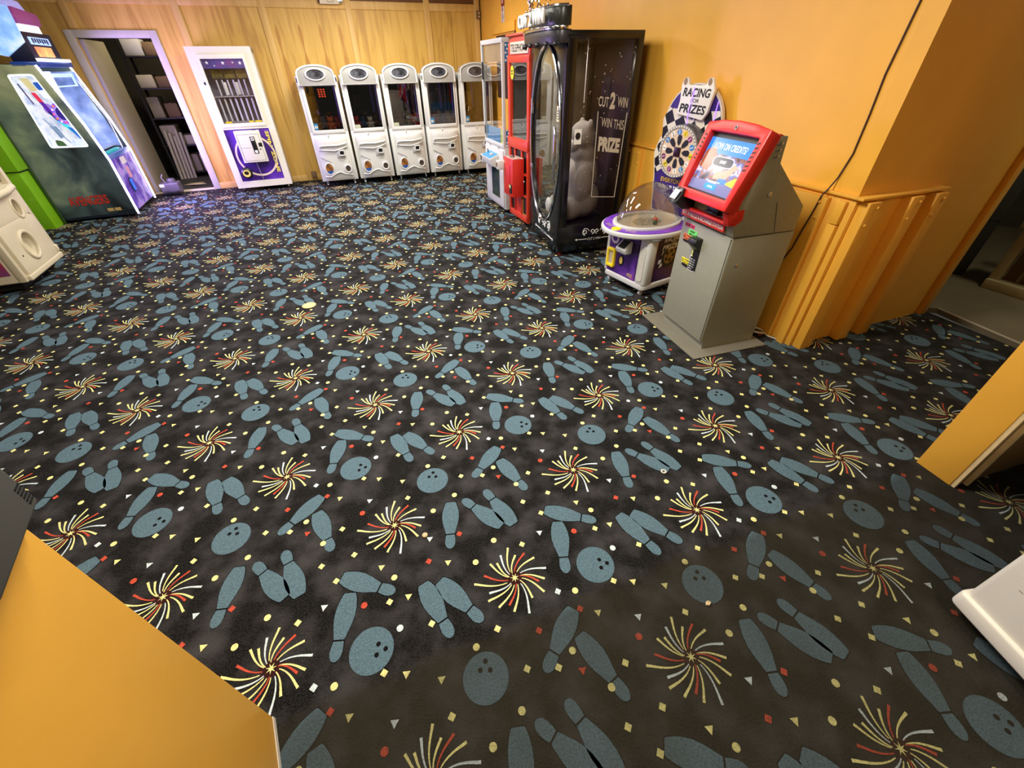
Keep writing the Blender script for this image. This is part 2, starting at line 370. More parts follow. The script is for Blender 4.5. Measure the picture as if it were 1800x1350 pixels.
for c_, sh, fa, fb in CONF:
    p = cw((fa, fb)); r = 0.0125
    if sh == 's':
        a0 = R(-25 + 45); pts = [p + Vector((math.cos(a0+PI/2*i), math.sin(a0+PI/2*i))) * r * 1.12 for i in range(4)]
    elif sh == 'c': pts = [p + Vector((math.cos(2*PI*i/10), math.sin(2*PI*i/10))) * r for i in range(10)]
    else:
        a0 = R(35); pts = [p + Vector((math.cos(a0+2*PI/3*i), math.sin(a0+2*PI/3*i))) * r * 1.25 for i in range(3)]
    TPL.append((1, c_, pts))
for k, (fx, fy) in enumerate(((0, 0), CD)):
    c = cw((fx, fy))
    for c_, rr, th in BURST:
        P = []
        for i in range(9):
            t = 0.22 + 0.78 * i / 8; a = R(th) + R(34) * (1 - t) ** 1.3 * (1.0 if rr > .1 else 1.2)
            P.append((c + Vector((math.cos(a), math.sin(a))) * rr * t, 0.0011 + 0.0034 * t ** 1.3))
        L_, R_ = [], []
        for i in range(9):
            d = (P[min(i+1, 8)][0] - P[max(i-1, 0)][0]).normalized(); n = Vector((-d.y, d.x))
            L_.append(P[i][0] + n*P[i][1]); R_.append(P[i][0] - n*P[i][1])
        TPL.append((0, c_, ('strip', L_, R_)))
    TPL.append((-1, 'D', [c + Vector((math.cos(2*PI*i/14), math.sin(2*PI*i/14))) * (.05 if i % 2 else .026) for i in range(14)]))
    TPL.append((1, 'Y', [c + Vector((math.cos(2*PI*i/14), math.sin(2*PI*i/14))) * (.019 if i % 2 else .006) for i in range(14)]))
PV, PF, PM = [], [], []
for i in range(-8, 9):
    for j in range(-9, 18):
        off = CA * i + CB * j
        q = cw((0.5, 0.5)) + off
        if not (-9.5 < q.x < 5 and -1.5 < q.y < 10.5): continue
        for lay, c_, pts in TPL:
            z = 0.0012 + 0.0006 * lay + (0.0002 if c_ == 'D' else 0)
            if isinstance(pts, tuple):
                _, L_, R_ = pts; m0 = L_[4] + off
                if not inside(m0.x, m0.y): continue
                k = len(PV); n = len(L_)
                PV += [(v.x+off.x, v.y+off.y, z) for v in L_] + [(v.x+off.x, v.y+off.y, z) for v in R_]
                for s_ in range(n-1): PF.append((k+s_, k+n+s_, k+n+s_+1, k+s_+1)); PM.append(MI[c_])
            else:
                m0 = sum(pts, Vector((0, 0))) / len(pts) + off
                if not inside(m0.x, m0.y): continue
                k = len(PV); PV += [(v.x+off.x, v.y+off.y, z) for v in pts]; PF.append(tuple(range(k, k+len(pts)))); PM.append(MI[c_])
pme = bpy.data.meshes.new('carpet_print'); pme.from_pydata(PV, [], PF)
for m in (C_BLUE, C_YEL, C_RED, C_WHT, C_BLK, C_DRED): pme.materials.append(m)
pme.polygons.foreach_set('material_index', PM); pme.update()
bmm = bmesh.new(); bmm.from_mesh(pme); bmesh.ops.recalc_face_normals(bmm, faces=bmm.faces)
for f_ in bmm.faces:
    if f_.normal.z < 0: f_.normal_flip()
bmm.to_mesh(pme); bmm.free()
cp = bpy.data.objects.new('carpet_print', pme); col.objects.link(cp); cp.parent = floor; cp['kind'] = 'stuff'

# ---------------------------------------------------------------- far wall: plywood panels, pine battens
FWA = 21.68
wf = struct('wall_far', (0, 9.8933861, 0), FWA)
bx('backing', DARKIN, wf, -8.6, -6.47, 0.012, 0.06, 0, CEIL); bx('backing', DARKIN, wf, -5.54, -0.45, 0.012, 0.06, 0, CEIL); bx('backing', DARKIN, wf, -6.47, -5.54, 0.012, 0.06, 2.04, CEIL)
BAT = [(-7.70, -7.60), (-6.452, -6.36), (-5.155, -5.06), (-4.029, -3.932), (-2.761, -2.668), (-1.487, -1.389), (-0.596, -0.499)]
for (a0, a1), (b0, b1) in zip(BAT[:-1], BAT[1:]):
    if a0 == -6.452:                         # bay with the doorway
        bx('panel', PLY, wf, -5.47, b0 + .02, 0, 0.012, 0.0, 2.44)
        bx('panel', PLY, wf, -6.44, -5.47, 0, 0.012, 2.10, 2.44)
    elif a0 == -1.487:
        bx('panel', PLY, wf, a1 - .02, -1.022, 0, 0.012, 0.0, 2.44); bx('panel', PLY, wf, -1.016, b0 + .02, 0, 0.012, 0.0, 2.44)
    else: bx('panel', PLY, wf, a1 - .02, b0 + .02, 0, 0.012, 0.0, 2.44)
    bx('panel', mat('dark_plywood', (112, 72, 34), 0.6, var=0.1), wf, a1 - .02, b0 + .02, 0.002, 0.012, 2.45, CEIL)
    bx('top_rail', PINE, wf, a1, b0, -0.019, 0, 2.39, 2.49, 0.002)
    if a0 != -6.452: bx('bottom_rail', PINE, wf, a1, b0, -0.017, 0, 0.0, 0.095, 0.002)
    else: bx('bottom_rail', PINE, wf, -5.462, b0, -0.017, 0, 0.0, 0.095, 0.002)
for a0, a1 in BAT:
    bx('batten', PINE, wf, a0, a1, -0.020, 0, 2.13 if a0 == -6.452 else 0, CEIL - .01, 0.002)
FIG = mat('veneer_figure', (186, 134, 54), .5, var=.1, scale=12, stretch=(6, 6, .6))
for u0, z0 in ((-3.86, 2.20), (-3.52, 2.22), (-3.21, 2.22), (-2.91, 2.22)):
    sp_l = [(0, 0), (.028, .09), (.030, .16), (.012, .30), (.010, .36), (.036, .48), (.045, .70), (.034, .95), (.016, 1.15)]
    MB().prism([(u0 + w_, z0 - d_) for d_, w_ in [(b_, a_) for a_, b_ in sp_l]] + [(u0 - w_*.8, z0 - d_) for d_, w_ in reversed([(b_, a_) for a_, b_ in sp_l[1:]])], -0.0006, 0.001).build('veneer_figure', FIG, wf)
# doorway casing, threshold and the open leaf
d1 = struct('door_1', (0, 9.8933861, 0), FWA)
PALEP = mat('pale_casing', (196, 190, 178), 0.5, var=0.04)
bx('casing', PALEP, d1, -6.548, -6.452, -0.022, 0, 0, 2.115, 0.003); bx('casing', PALEP, d1, -5.560, -5.462, -0.022, 0, 0, 2.115, 0.003)
bx('casing', PALEP, d1, -6.452, -5.560, -0.022, 0, 2.03, 2.115, 0.003)
bx('jamb', PALEP, d1, -6.46, -6.449, -0.004, 0.10, 0, 2.03); bx('jamb', PALEP, d1, -5.56, -5.55, -0.004, 0.10, 0, 2.03); bx('jamb', PALEP, d1, -6.46, -5.55, -0.004, 0.10, 2.03, 2.04)
bx('threshold', mat('pale_threshold', (226, 214, 180), 0.4), d1, -6.44, -5.56, -0.03, 0.09, 0.0, 0.018, 0.004)
for zz, l_ in ((0.42, 'steel'), (1.0, 'steel'), (1.72, 'steel')):
    bx('hinge', CHROME, d1, -6.447, -6.440, 0.02, 0.06, zz - .11, zz + .11, 0.002)
leaf = bx('door_leaf', mat('beige_door', (160, 150, 118), 0.5, var=0.03), d1, -6.438, -6.398, 0.06, 0.90, 0.02, 2.02, 0.003)
bx('edge_plate', mat('lilac_edge', (176, 168, 186), 0.4), leaf, -6.444, -6.395, 0.052, 0.066, 0.02, 2.02)
# store room behind
ws = struct('wall_store', (0, 9.8933861, 0), FWA)
STW = mat('store_wall', (74, 68, 56), 0.8, var=0.1)
bx('back', STW, ws, -7.4, -3.2, 2.6, 2.66, 0, CEIL); bx('left', STW, ws, -7.46, -7.4, 0.06, 2.6, 0, CEIL); bx('right', STW, ws, -3.2, -3.14, 0.06, 2.6, 0, CEIL)
bx('slab', mat('store_floor', (50, 48, 42), 0.7, var=0.2, scale=5), ws, -7.4, -3.2, 0.0, 2.6, -0.04, 0.002)

# ---------------------------------------------------------------- right wall and its return
RWA = -71.185
wr = struct('wall_right', (-0.44, 9.72, 0), RWA); RWL = 7.6276
bx('sheet', ORANGE, wr, -0.1, RWL, 0, 0.10, 0, CEIL)
bx('wainscot_panel', ORANGE, wr, 2.6, RWL + .012, -0.012, 0, 0, 1.0, 0.002)
bx('cap', ORANGE, wr, 2.6, RWL + .02, -0.032, 0, 0.995, 1.012, 0.004)
def bolts(par, pts):
    for x, z, y in pts: MB().lathe([(0.0, -0.010), (0.006, -0.009), (0.010, -0.004), (0.011, 0.0)], (x, y, z), 10, 'y').build('bolt', ORANGE, par)
for a0, a1 in ((4.30, 4.52), (5.28, 5.50), (6.26, 6.48), (7.24, 7.49)):
    b_ = bx('board', ORANGE, wr, a0, a1, -0.050, -0.012, 0, 0.975, 0.003); bolts(b_, [(a1 - .04, 0.945, -.05), (a1 - .03, 0.855, -.05), (a0 + .04, 0.945, -.05)])
bx('board', ORANGE, wr, 7.545, 7.60, -0.040, -0.012, 0, 0.84, 0.003); bx('board', ORANGE, wr, 7.545, 7.60, -0.040, -0.012, 0.845, 0.975, 0.003)
# dark blocked opening high on the right wall, behind the machines
bx('dark_opening', mat('dark_brown', (54, 28, 14), 0.7), wr, 0.88, 1.80, -0.004, 0, 1.2, 2.03); bx('opening_head', ORANGE, wr, 0.70, 1.84, -0.03, 0, 2.05, 2.17, 0.003); bx('opening_post', mat('dark_brown', (54, 28, 14)), wr, 1.80, 1.83, -0.012, 0, 1.9, 2.05)
RTA = 19.0
wt = struct('wall_return', (2.02, 2.50, 0), RTA)
bx('sheet', ORANGE, wt, 0.0, 1.36, 0.0, 0.10, 0, CEIL)
bx('wainscot_panel', ORANGE, wt, -0.012, 0.70, -0.010, 0, 0, 1.0, 0.002)
bx('cap', ORANGE, wt, -0.03, 0.715, -0.055, 0, 0.995, 1.010, 0.003)
for a0, a1 in ((0.015, 0.115), (0.375, 0.475), (0.595, 0.69)):
    b_ = bx('batten', ORANGE, wt, a0, a1, -0.075, -0.010, 0, 0.985, 0.003); bolts(b_, [(a1 - .03, 0.955, -.075), (a0 + .03, 0.86, -.075)])
d2 = struct('door_2', (2.02, 2.50, 0), RTA)
bx('casing', ORANGE, d2, 1.345, 1.415, -0.03, 0.02, 0, 2.3, 0.003)
bx('frame_edge', mat('navy_frame', (30, 42, 62), 0.4), d2, 1.415, 1.452, -0.012, 0.05, 0, 2.3, 0.002)
for zz in (0.42, 0.70): MB().lathe([(0.0, -0.006), (0.006, -0.004), (0.007, 0)], (1.436, -0.012, zz), 8, 'y').build('screw', CHROME, d2)
# side room seen through the doorway on the right
fs_ = MB().prism([(3.535, 3.00), (3.672, 2.42), (4.3, 0.4), (8.0, 1.5), (7.0, 6.5), (3.0, 5.0), (3.38, 3.05)], -0.04, 0.004, 'z').build('floor_side_room', mat('concrete', (116, 106, 82), 0.6, var=0.12, scale=4)); fs_['kind'] = 'structure'
kerb = MB().tube([(3.53, 3.01, 0.004), (3.672, 2.42, 0.004), (4.0, 1.3, .004)], 0.008, 6).build('trim_1', mat('worn_edge', (170, 160, 136), 0.6)); kerb['kind'] = 'structure'
wsr = MB().prism([(3.33, 3.12), (3.36, 3.10), (5.2, 5.6), (7.2, 4.3), (7.3, 4.4), (5.2, 5.8)], 0, CEIL, 'z').build('wall_side_room', mat('side_room_wall', (70, 66, 54), 0.8, var=0.1)); wsr['kind'] = 'structure'

# ---------------------------------------------------------------- walls of the opening the camera stands in, header, left wall, ceiling
wl = struct('wall_opening_left', (-0.773, 0.378, 0), -58.9)
MB().prism([(0, 0), (0.95, 0), (0.95, -0.12), (0.12, -0.12), (-0.55, -3.0), (-0.62, -2.98)], 0.022, CEIL, 'z').build('sheet', ORANGE, wl, 0.002)
bx('bottom_edge', mat('white_bare_edge', (214, 206, 190), 0.5, var=0.1, scale=40), wl, -0.002, 0.95, -0.11, 0.001, 0, 0.022)
wp = struct('wall_opening_right', (2.065, 1.383, 0), -74.3)
bx('sheet', ORANGE, wp, 0, 0.155, 0, 1.1, 0.0, CEIL, 0.003)
bx('ply_edge', CREAM_EDGE, wp, 0.155, 0.172, 0.006, 0.022, 0.0, CEIL); bx('back_panel', mat('brown_panel', (120, 92, 52), 0.6), wp, 0.155, 0.164, 0.022, 0.9, 0.0, CEIL)
bx('ply_edge', CREAM_EDGE, wp, 0.164, 0.182, 0.075, 0.094, 0.0, CEIL)
wleft = struct('wall_left', (-8.0, 6.73, 0), RWA)
bx('sheet', mat('dark_left_wall', (86, 76, 60), 0.7), wleft, -0.2, 7.5, -0.10, 0, 0, CEIL)
ce = MB().prism([(-11, -2), (8, -2), (8, 12), (-11, 12)], CEIL, CEIL + .05, 'z').build('ceiling', mat('ceiling_tile', (150, 138, 118), 0.9)); ce['kind'] = 'structure'
for i, (lx, ly, e, sx, sy, lc) in enumerate(LAMPS):
    t = thing('ceiling_light', ['ceiling light over the white spinner machine', 'ceiling light over the middle of the patterned carpet', 'ceiling light over the carpet just beyond the opening', 'ceiling light over the left machines', 'ceiling light before the row of white crane machines', 'ceiling light over the bare carpet near the left opening wall', 'warm fill light added in the passage before the opening'][i], 'ceiling light', (lx, ly, CEIL), 20, 'ceiling lights')
    bx('housing', WHITE, t, -sx/2 - .04, sx/2 + .04, -sy/2 - .03, sy/2 + .03, -0.05, 0.0, 0.005)
    bx('diffuser', mat('lamp_diffuser', (255, 240, 214), 0.5, emit=2.0), t, -sx/2, sx/2, -sy/2, sy/2, -0.062, -0.05)

# ================================================================ machines
def casters(par, pts, r=0.028, m=None):
    for x, y in pts:
        c = MB().lathe([(0.008, -0.011), (r, -0.011), (r, 0.011), (0.008, 0.011)], (x, y, r + .001), 14, 'x').build('caster', m or CHROME, par)
        MB().box(x-.016, x+.016, y-.012, y+.012, r + .02, 0.095).build('fork', CHROME, c)
def frame_ring(name, m, par, outer, inner, y0, y1, bevel=0.003):
    return MB().ring(rect(*outer), rect(*inner), y0, y1).build(name, m, par, bevel)

# ---------------------------------------------------------------- mini crane machines along the far wall
CW, CD_, CH = 0.60, 0.66, 1.56
HEADGREY = mat('crane_header_grey', (158, 158, 154), 0.35)
PALEBLUE = mat('blue_sticker', (28, 106, 150), 0.5)
def make_crane(label):
    t = thing('crane_machine', label, 'crane machine', group='row of white crane machines along the plywood wall')
    b = MB()
    b.box(0, CW, 0.02, CD_, 0.09, 0.82)
    b.build('cabinet', WHITE, t, 0.006)
    for x0 in (0.0, CW - .045):
        bx('side_frame', WHITE, t, x0, x0 + .045, 0.02, 0.06, 0.82, 1.54, 0.004); bx('rear_frame', WHITE, t, x0, x0 + .045, CD_ - .05, CD_, 0.82, 1.54, 0.004)
        bx('side_pane', DGLASS, t, x0 + .018, x0 + .024, 0.06, CD_ - .05, 0.84, 1.46)
    bx('top', WHITE, t, 0, CW, 0.02, CD_, 1.47, CH, 0.006)
    frame_ring('door_frame', WHITE, t, (0.045, CW - .045, 0.80, 1.47), (0.088, CW - .062, 0.848, 1.43), 0.004, 0.03)
    bx('window_pane', DGLASS, t, 0.085, CW - .06, 0.014, 0.018, 0.845, 1.435)
    bx('back_mirror', MIRROR, t, 0.046, CW - .046, CD_ - .075, CD_ - .06, 0.82, 1.46)
    bx('play_floor', DARKIN, t, 0.02, CW - .02, 0.06, CD_ - .06, 0.82, 0.835)
    g = bx('gantry', BLACK, t, 0.09, 0.26, 0.16, 0.32, 1.30, 1.44, 0.008); MB().tube([(0.18, .24, 1.30), (0.18, .24, 1.12)], 0.008).build('cord', CHROME, g)
    cl = MB()
    for k in range(3):
        a = 2*PI*k/3 + .5; cl.tube([(0.18, .24, 1.12), (0.18 + .05*math.cos(a), .24 + .05*math.sin(a), 1.07), (0.18 + .03*math.cos(a), .24 + .03*math.sin(a), 1.0)], 0.006, 6)
    cl.build('claw', CHROME, g)
    bx('light_tube', mat('violet_tube', (150, 130, 255), 0.4, emit=.5, ecol=(130, 100, 230)), t, CW - .082, CW - .074, 0.08, 0.088, 0.95, 1.42)
    # arched header with an oval badge
    arch = [(0.03, 1.44), (CW - .03, 1.44)] + [(CW/2 + (CW/2 - .035) * math.cos(a), 1.585 + 0.105 * math.sin(a)) for a in [PI * i / 16 for i in range(17)]]
    h = MB().prism(arch, -0.035, 0.16).build('header', HEADGREY, t, 0.012, 3)
    arch2 = [((x - CW/2) * 1.03 + CW/2, z + (.008 if z > 1.5 else 0)) for x, z in arch]
    MB().ring(arch2, [((x - CW/2) * .95 + CW/2, 1.50 + (z - 1.5) * .93) for x, z in arch], -0.045, -0.03).build('header_rim', WHITE, h, 0.003)
    MB().ring(elp(CW/2, 1.575, .148, .078), elp(CW/2, 1.575, .125, .062), -0.052, -0.03).build('badge_rim', WHITE, h, 0.004)
    MB().prism(elp(CW/2, 1.575, .128, .064), -0.040, -0.034).build('badge', mat('dark_badge', (30, 31, 36), 0.2, rgb2=(92, 94, 102), scale=14), h)
    # moulded front
    prof = [(-0.012, .10), (-0.040, .14), (-0.050, .30), (-0.044, .46), (-0.058, .60), (-0.075, .69), (-0.060, .745)]
    mb = MB(); nx = 14; vs = []; fs = []
    for i, (y, z) in enumerate(prof):
        for j in range(nx + 1):
            s_ = j / nx; x = .055 + s_ * (CW - .115); e = 1 - (2*s_ - 1) ** 4; zz = z
            if i >= 5: zz = z - 0.028 * (1 - (2*s_ - 1) ** 2)
            vs.append((x, .018 + (y - .018) * (0.45 + .55 * e), zz))
    for i in range(len(prof) - 1):
        for j in range(nx): fs.append((i*(nx+1)+j, i*(nx+1)+j+1, (i+1)*(nx+1)+j+1, (i+1)*(nx+1)+j))
    mb.add(vs, fs); k = (len(prof)-1)*(nx+1)
    mb.add([vs[k + j] for j in range(nx+1)] + [(vs[k+j][0], .02, vs[k+j][2] - .012) for j in range(nx+1)], [(j, j+1, nx+2+j, nx+1+j) for j in range(nx)])
    for jj in (0, nx): mb.add([vs[i*(nx+1)+jj] for i in range(len(prof))] + [(vs[i*(nx+1)+jj][0], .02, vs[i*(nx+1)+jj][2]) for i in range(len(prof))], [(i, i+1, len(prof)+i+1, len(prof)+i) for i in range(len(prof)-1)])
    f = mb.build('moulded_front', WHITE, t)
    MB().tube([(.085, -.052, .60), (.10, -.064, .63), (.20, -.078, .635), (.36, -.078, .63), (.50, -.064, .65), (.53, -.045, .66)], 0.010, 8).build('ridge', WHITE, f)
    MB().tube([(.075, -.04, .575), (.20, -.066, .565), (.32, -.068, .555), (.44, -.06, .58), (.53, -.042, .61)], 0.009, 8).build('ridge', WHITE, f)
    MB().tube([(.07, -.03, .17), (.16, -.05, .165), (.24, -.056, .21), (.32, -.058, .235), (.40, -.056, .20), (.52, -.045, .18)], 0.010, 8).build('ridge', WHITE, f)
    MB().tube([(.07, -.03, .46), (.13, -.05, .43), (.22, -.055, .385)], 0.004, 6).build('groove_line', mat('grey_line', (90, 90, 92)), f)
    bx('coin_recess', GREYP, f, .335, .465, -.062, -.04, .45, .565, 0.004)
    rd = frame_ring('reader_frame', WHITE, f, (.375, .465, .475, .555), (.388, .452, .49, .545), -.088, -.055, 0.006); bx('reader_slot', BLACK, rd, .385, .455, -.07, -.064, .488, .547)
    MB().prism(elp(.165, .29, .058, .078), -.0585, -.045).build('oval_decal', mat('oval_decal', (58, 34, 26), 0.4, rgb2=(170, 110, 40), scale=16), f)
    MB().prism([p for p in elp(.165, .29, .058, .078) if p[1] < .262], -.0595, -.05).build('decal_base', mat('decal_blue', (36, 78, 150), 0.4), f)
    MB().ring(elp(.165, .29, .078, .10), elp(.165, .29, .058, .078), -.060, -.04).build('decal_rim', WHITE, f, 0.006)
    MB().ring(elp(.465, .275, .062, .068), elp(.465, .275, .040, .044), -.066, -.04).build('chute_rim', WHITE, f, 0.007); MB().prism(elp(.465, .275, .042, .046), -.053, -.046).build('chute', mat('brown_chute', (62, 50, 40), 0.5), f)
    MB().lathe([(0, -.058), (.006, -.056), (.007, -.05)], (.505, 0, .375), 8, 'y').build('lock', CHROME, f)
    st = MB().tube([(.27, -.035, .735), (.27, -.035, .775)], .006, 8).build('joystick', CHROME, t); MB().ell((.27, -.035, .78), (.014, .014, .014), 10, 6).build('knob', WHITE, st)
    MB().lathe([(0, .018), (.016, .014), (.018, 0)], (.335, -.035, .728), 12).build('button', WHITE, t)
    casters(t, [(.07, .07), (CW - .07, .07), (.07, CD_ - .07), (CW - .07, CD_ - .07)])
    return t
C0, C1 = Vector((-3.221, 7.788)), Vector((-0.817, 8.633))
crane_labels = ['white crane machine at the left end of the row, beside the wall outlet', 'second white crane machine from the left end of the row', 'middle one of the five white crane machines on the plywood wall', 'fourth white crane machine of the row, second from the corner', 'rearmost white crane machine in the corner, partly behind the blue-dotted one']
crane0 = make_crane(crane_labels[0])
cranes = [crane0] + [dup(crane0) for _ in range(4)]
for i in range(5):
    o = cranes[i]
    p = C0.lerp(C1, i / 4); o.location = (p.x, p.y, 0); o.rotation_euler = (0, 0, R(19.6)); o['label'] = crane_labels[i]
    if i in (0, 3, 4):
        s_ = bx('price_sticker', PALEBLUE, o, .092, .150, .008, .012, .852, .945); text('lettering', '$1', WPRINT, o, (.121, .0065, .893), (1,0,0), (0,0,1), width=.046, height=.045, bold=.02)
    else: bx('notice', mat('pale_notice', (170, 176, 150), 0.6), o, .092, .175, .008, .012, .852, .90)
    if i == 0:
        bx('red_display', BLACK, o, .26, .40, .20, .23, 1.27, 1.40)
        for r_ in range(4):
            for c_ in range(3): bx('digit', mat('red_led', (255, 90, 50), 0.4, emit=1.5), o, .275 + c_*.04, .30 + c_*.04, .196, .199, 1.28 + r_*.03, 1.30 + r_*.03)
    if i == 3: MB().prism([(.26,1.33),(.33,1.33),(.33,1.35),(.285,1.35),(.285,1.38),(.33,1.38),(.33,1.41),(.26,1.41)], .30, .31).build('white_tag', WPRINT, o)
# plush toys heaped inside the cranes
TOYC = [mat('toy_tan', (150, 112, 70), 0.9), mat('toy_grey', (120, 116, 110), 0.9), mat('toy_orange', (190, 96, 40), 0.9), mat('toy_red', (160, 40, 36), 0.9), mat('toy_blue', (60, 96, 150), 0.9), mat('toy_white', (190, 186, 176), 0.9), mat('toy_brown', (84, 58, 40), 0.9)]
tm = MB(); tm.ell((0,0,.055), (.06,.05,.055), 12, 8); tm.ell((0,-.01,.125), (.045,.042,.042), 12, 8)
for sx in (-1, 1): tm.ell((sx*.033, 0, .163), (.014,.01,.016), 8, 6); tm.ell((sx*.058, -.02, .07), (.018,.03,.018), 8, 6); tm.ell((sx*.035, -.05, .02), (.022,.035,.02), 8, 6)
tmesh = tm.mesh('plush_toy')
rt_ = random.Random(5)
place = ['left end', 'second', 'middle', 'fourth', 'rearmost']
for i in range(5):
    p = C0.lerp(C1, i / 4); ux = Vector((math.cos(R(19.6)), math.sin(R(19.6)))); uy = Vector((-ux.y, ux.x))
    for k in range(4):
        me = tmesh.copy() if i == 0 and k == 0 else tmesh
        o = bpy.data.objects.new('plush_toy', me.copy()); o.data.materials.clear(); o.data.materials.append(TOYC[(i*3 + k) % 7]); col.objects.link(o)
        q = p + ux * (.13 + .115 * k) + uy * (.17 + .20 * (k % 2)); o.location = (q.x, q.y, .836); o.rotation_euler = (0, 0, R(19.6 + rt_.uniform(-25, 25))); s_ = rt_.uniform(.85, 1.1); o.scale = (s_,)*3
        cn = ['tan', 'grey', 'orange', 'red', 'blue', 'off-white', 'brown'][(i*3 + k) % 7]
        tag(o, f'small {cn} plush toy inside the {place[i]} white crane machine', 'plush toy', 'plush toys in the crane machines')

# ---------------------------------------------------------------- tall white vending spinner
t = thing('spinner_machine', 'tall white prize machine with purple galaxy front, right of the doorway', 'prize machine', (-4.572, 7.538, 0), 22)
SW, SD, SH = 0.845, 0.46, 1.92
WARMW = mat('warm_white_laminate', (226, 224, 204), 0.35, var=0.02)
bx('lower_body', WARMW, t, 0, SW, 0.02, SD, 0.06, 0.95, 0.006); bx('side_panel', WARMW, t, 0, .03, 0.02, SD, .95, SH, .004); bx('side_panel', WARMW, t, SW-.03, SW, .02, SD, .95, SH, .004); bx('top', WARMW, t, 0, SW, .02, SD, SH-.08, SH, .006); bx('back_panel', mat('lilac_back', (120, 116, 136), .5), t, .03, SW-.03, SD-.03, SD-.01, .95, SH-.08)
frame_ring('front_frame', WARMW, t, (0, SW, .06, .905), (.10, .748, .158, .90), 0.0, 0.022, 0)
# upper opening cut: a second ring proud of the body
up_ = frame_ring('window_frame', WARMW, t, (.11, .735, .93, 1.83), (.146, .70, .982, 1.778), -0.014, 0.004, .005)
MB().ring(rect(.0, SW, .9, SH), rect(.146, .70, .982, 1.778), 0.001, .024).build('upper_front', WARMW, t)
bx('window_pane', GLASS, t, .146, .70, .0, .004, .982, 1.778)
bn = bx('banner', multi_mat('banner_galaxy', [(.3, (40, 24, 84)), (.55, (70, 60, 130)), (.75, (120, 50, 120))], 5), t, .146, .70, .02, .026, 1.665, 1.778)
def star(cx, cz, r, n=5, r2=.42): return [(cx + (r if i % 2 == 0 else r*r2) * math.sin(PI*i/n), cz + (r if i % 2 == 0 else r*r2) * math.cos(PI*i/n)) for i in range(2*n)]
for sx, sz, sr in ((.215, 1.735, .024), (.30, 1.70, .012), (.42, 1.73, .026), (.55, 1.735, .015), (.645, 1.728, .026)): MB().prism(star(sx, sz, sr), .017, .02).build('star', WPRINT, bn)
for k in range(3): bx('prize_card', mat('olive_card', (140, 128, 52), .6, rgb2=(60, 54, 30), scale=12), t, .20 + k*.165, .345 + k*.165, .16, .166, 1.545, 1.655)
for k, zz in enumerate((1.33, 1.0)): bx('shelf', mat('clear_shelf', (150, 146, 150), .2), t, .15, .70, .05, .38, zz - .012, zz)
for k in range(7): MB().tube([(.19 + .075*k, .10, 1.005), (.19 + .075*k, .10, 1.30)], .014, 8).build('clear_tube', mat('frosted_tube', (190, 188, 205), .15), t)
for k in range(6): MB().tube([(.24 + .075*k, .12, 1.335), (.24 + .075*k, .12, 1.53)], .012, 8).build('clear_tube', mat('frosted_tube', (190, 188, 205), .15), t)
for k, (x0, m_) in enumerate(((.30, WPRINT), (.36, KPRINT), (.47, WPRINT), (.53, KPRINT))): bx('prize_box', m_, t, x0, x0 + .045, .20, .25, 1.005 if k % 2 else 1.34, 1.17 if k % 2 else 1.50, .003)
for x0, x1 in ((.17, .26), (.50, .57), (.59, .69)): bx('yellow_label', YPRINT, t, x0, x1, .03, .036, .985, 1.005)
bx('lock_plate', BLACK, t, .085, .15, -.004, .002, 1.475, 1.51); 
for zz in (1.62, 1.28, 1.08): MB().lathe([(0,-.004),(.008,-.003),(.009,.001)], (.118, 0, zz), 10, 'y').build('screw', BLACK, t)
ar = bx('galaxy_panel', PURPLE, t, .10, .748, .010, .02, .158, .90)
MB().ring(elp(.44, .52, .30, .30, 48), elp(.44, .52, .272, .272, 48), .006, .0095).build('light_ring', mat('pale_ring', (226, 206, 190), .5), ar)
MB().tube([(.425, .004, .17), (.40, .004, .43)], .004, 6).build('seam', mat('pale_seam', (170, 160, 190)), ar)
bo = bx('coin_door', WARMW, t, .237, .60, -.075, .01, .437, .883, .008, 3)
frame_ring('door_line', mat('grey_line', (90,90,92)), bo, (.262, .575, .462, .835), (.266, .571, .466, .831), -.0765, -.074, 0); bx('seam_line', mat('grey_line', (90,90,92)), bo, .262, .42, -.0765, -.075, .645, .649)
kp = bx('keypad', BLACK, bo, .435, .505, -.079, -.073, .56, .80, .004); bx('key', WPRINT, kp, .450, .490, -.081, -.078, .745, .79); bx('key', WPRINT, kp, .450, .490, -.081, -.078, .57, .61); bx('key_core', BLACK, kp, .462, .478, -.0825, -.08, .757, .778)
bx('bill_slot', BLACK, bo, .535, .585, -.085, -.074, .66, .71); MB().lathe([(0,-.08),(.01,-.079),(.011,-.07)], (.54, 0, .62), 10, 'y').build('lock', BLACK, bo); bx('top_slot', KPRINT, bo, .50, .56, -.06, -.03, .88, .886)
kn = MB().lathe([(0, -.075), (.05, -.072), (.078, -.05), (.082, .0), (.082, .012)], (.214, 0, .285), 28, 'y').build('big_knob', BLACK, t); MB().ring(elp(.214, .285, .056, .052, 28), elp(.214, .292, .034, .028, 28), -.079, -.070).build('yellow_ring', mat('ring_yellow', (226, 210, 110), .5), kn)
text('lettering', 'SPIN  ZONE', mat('spin_yellow', (244, 226, 80), .5), ar, (.70, .006, .56), (0,0,-1), (1,0,0), width=.60, height=.052, bold=.03)
casters(t, [(.07, .06), (SW-.07, .06), (.07, SD-.06), (SW-.07, SD-.06)], .025)

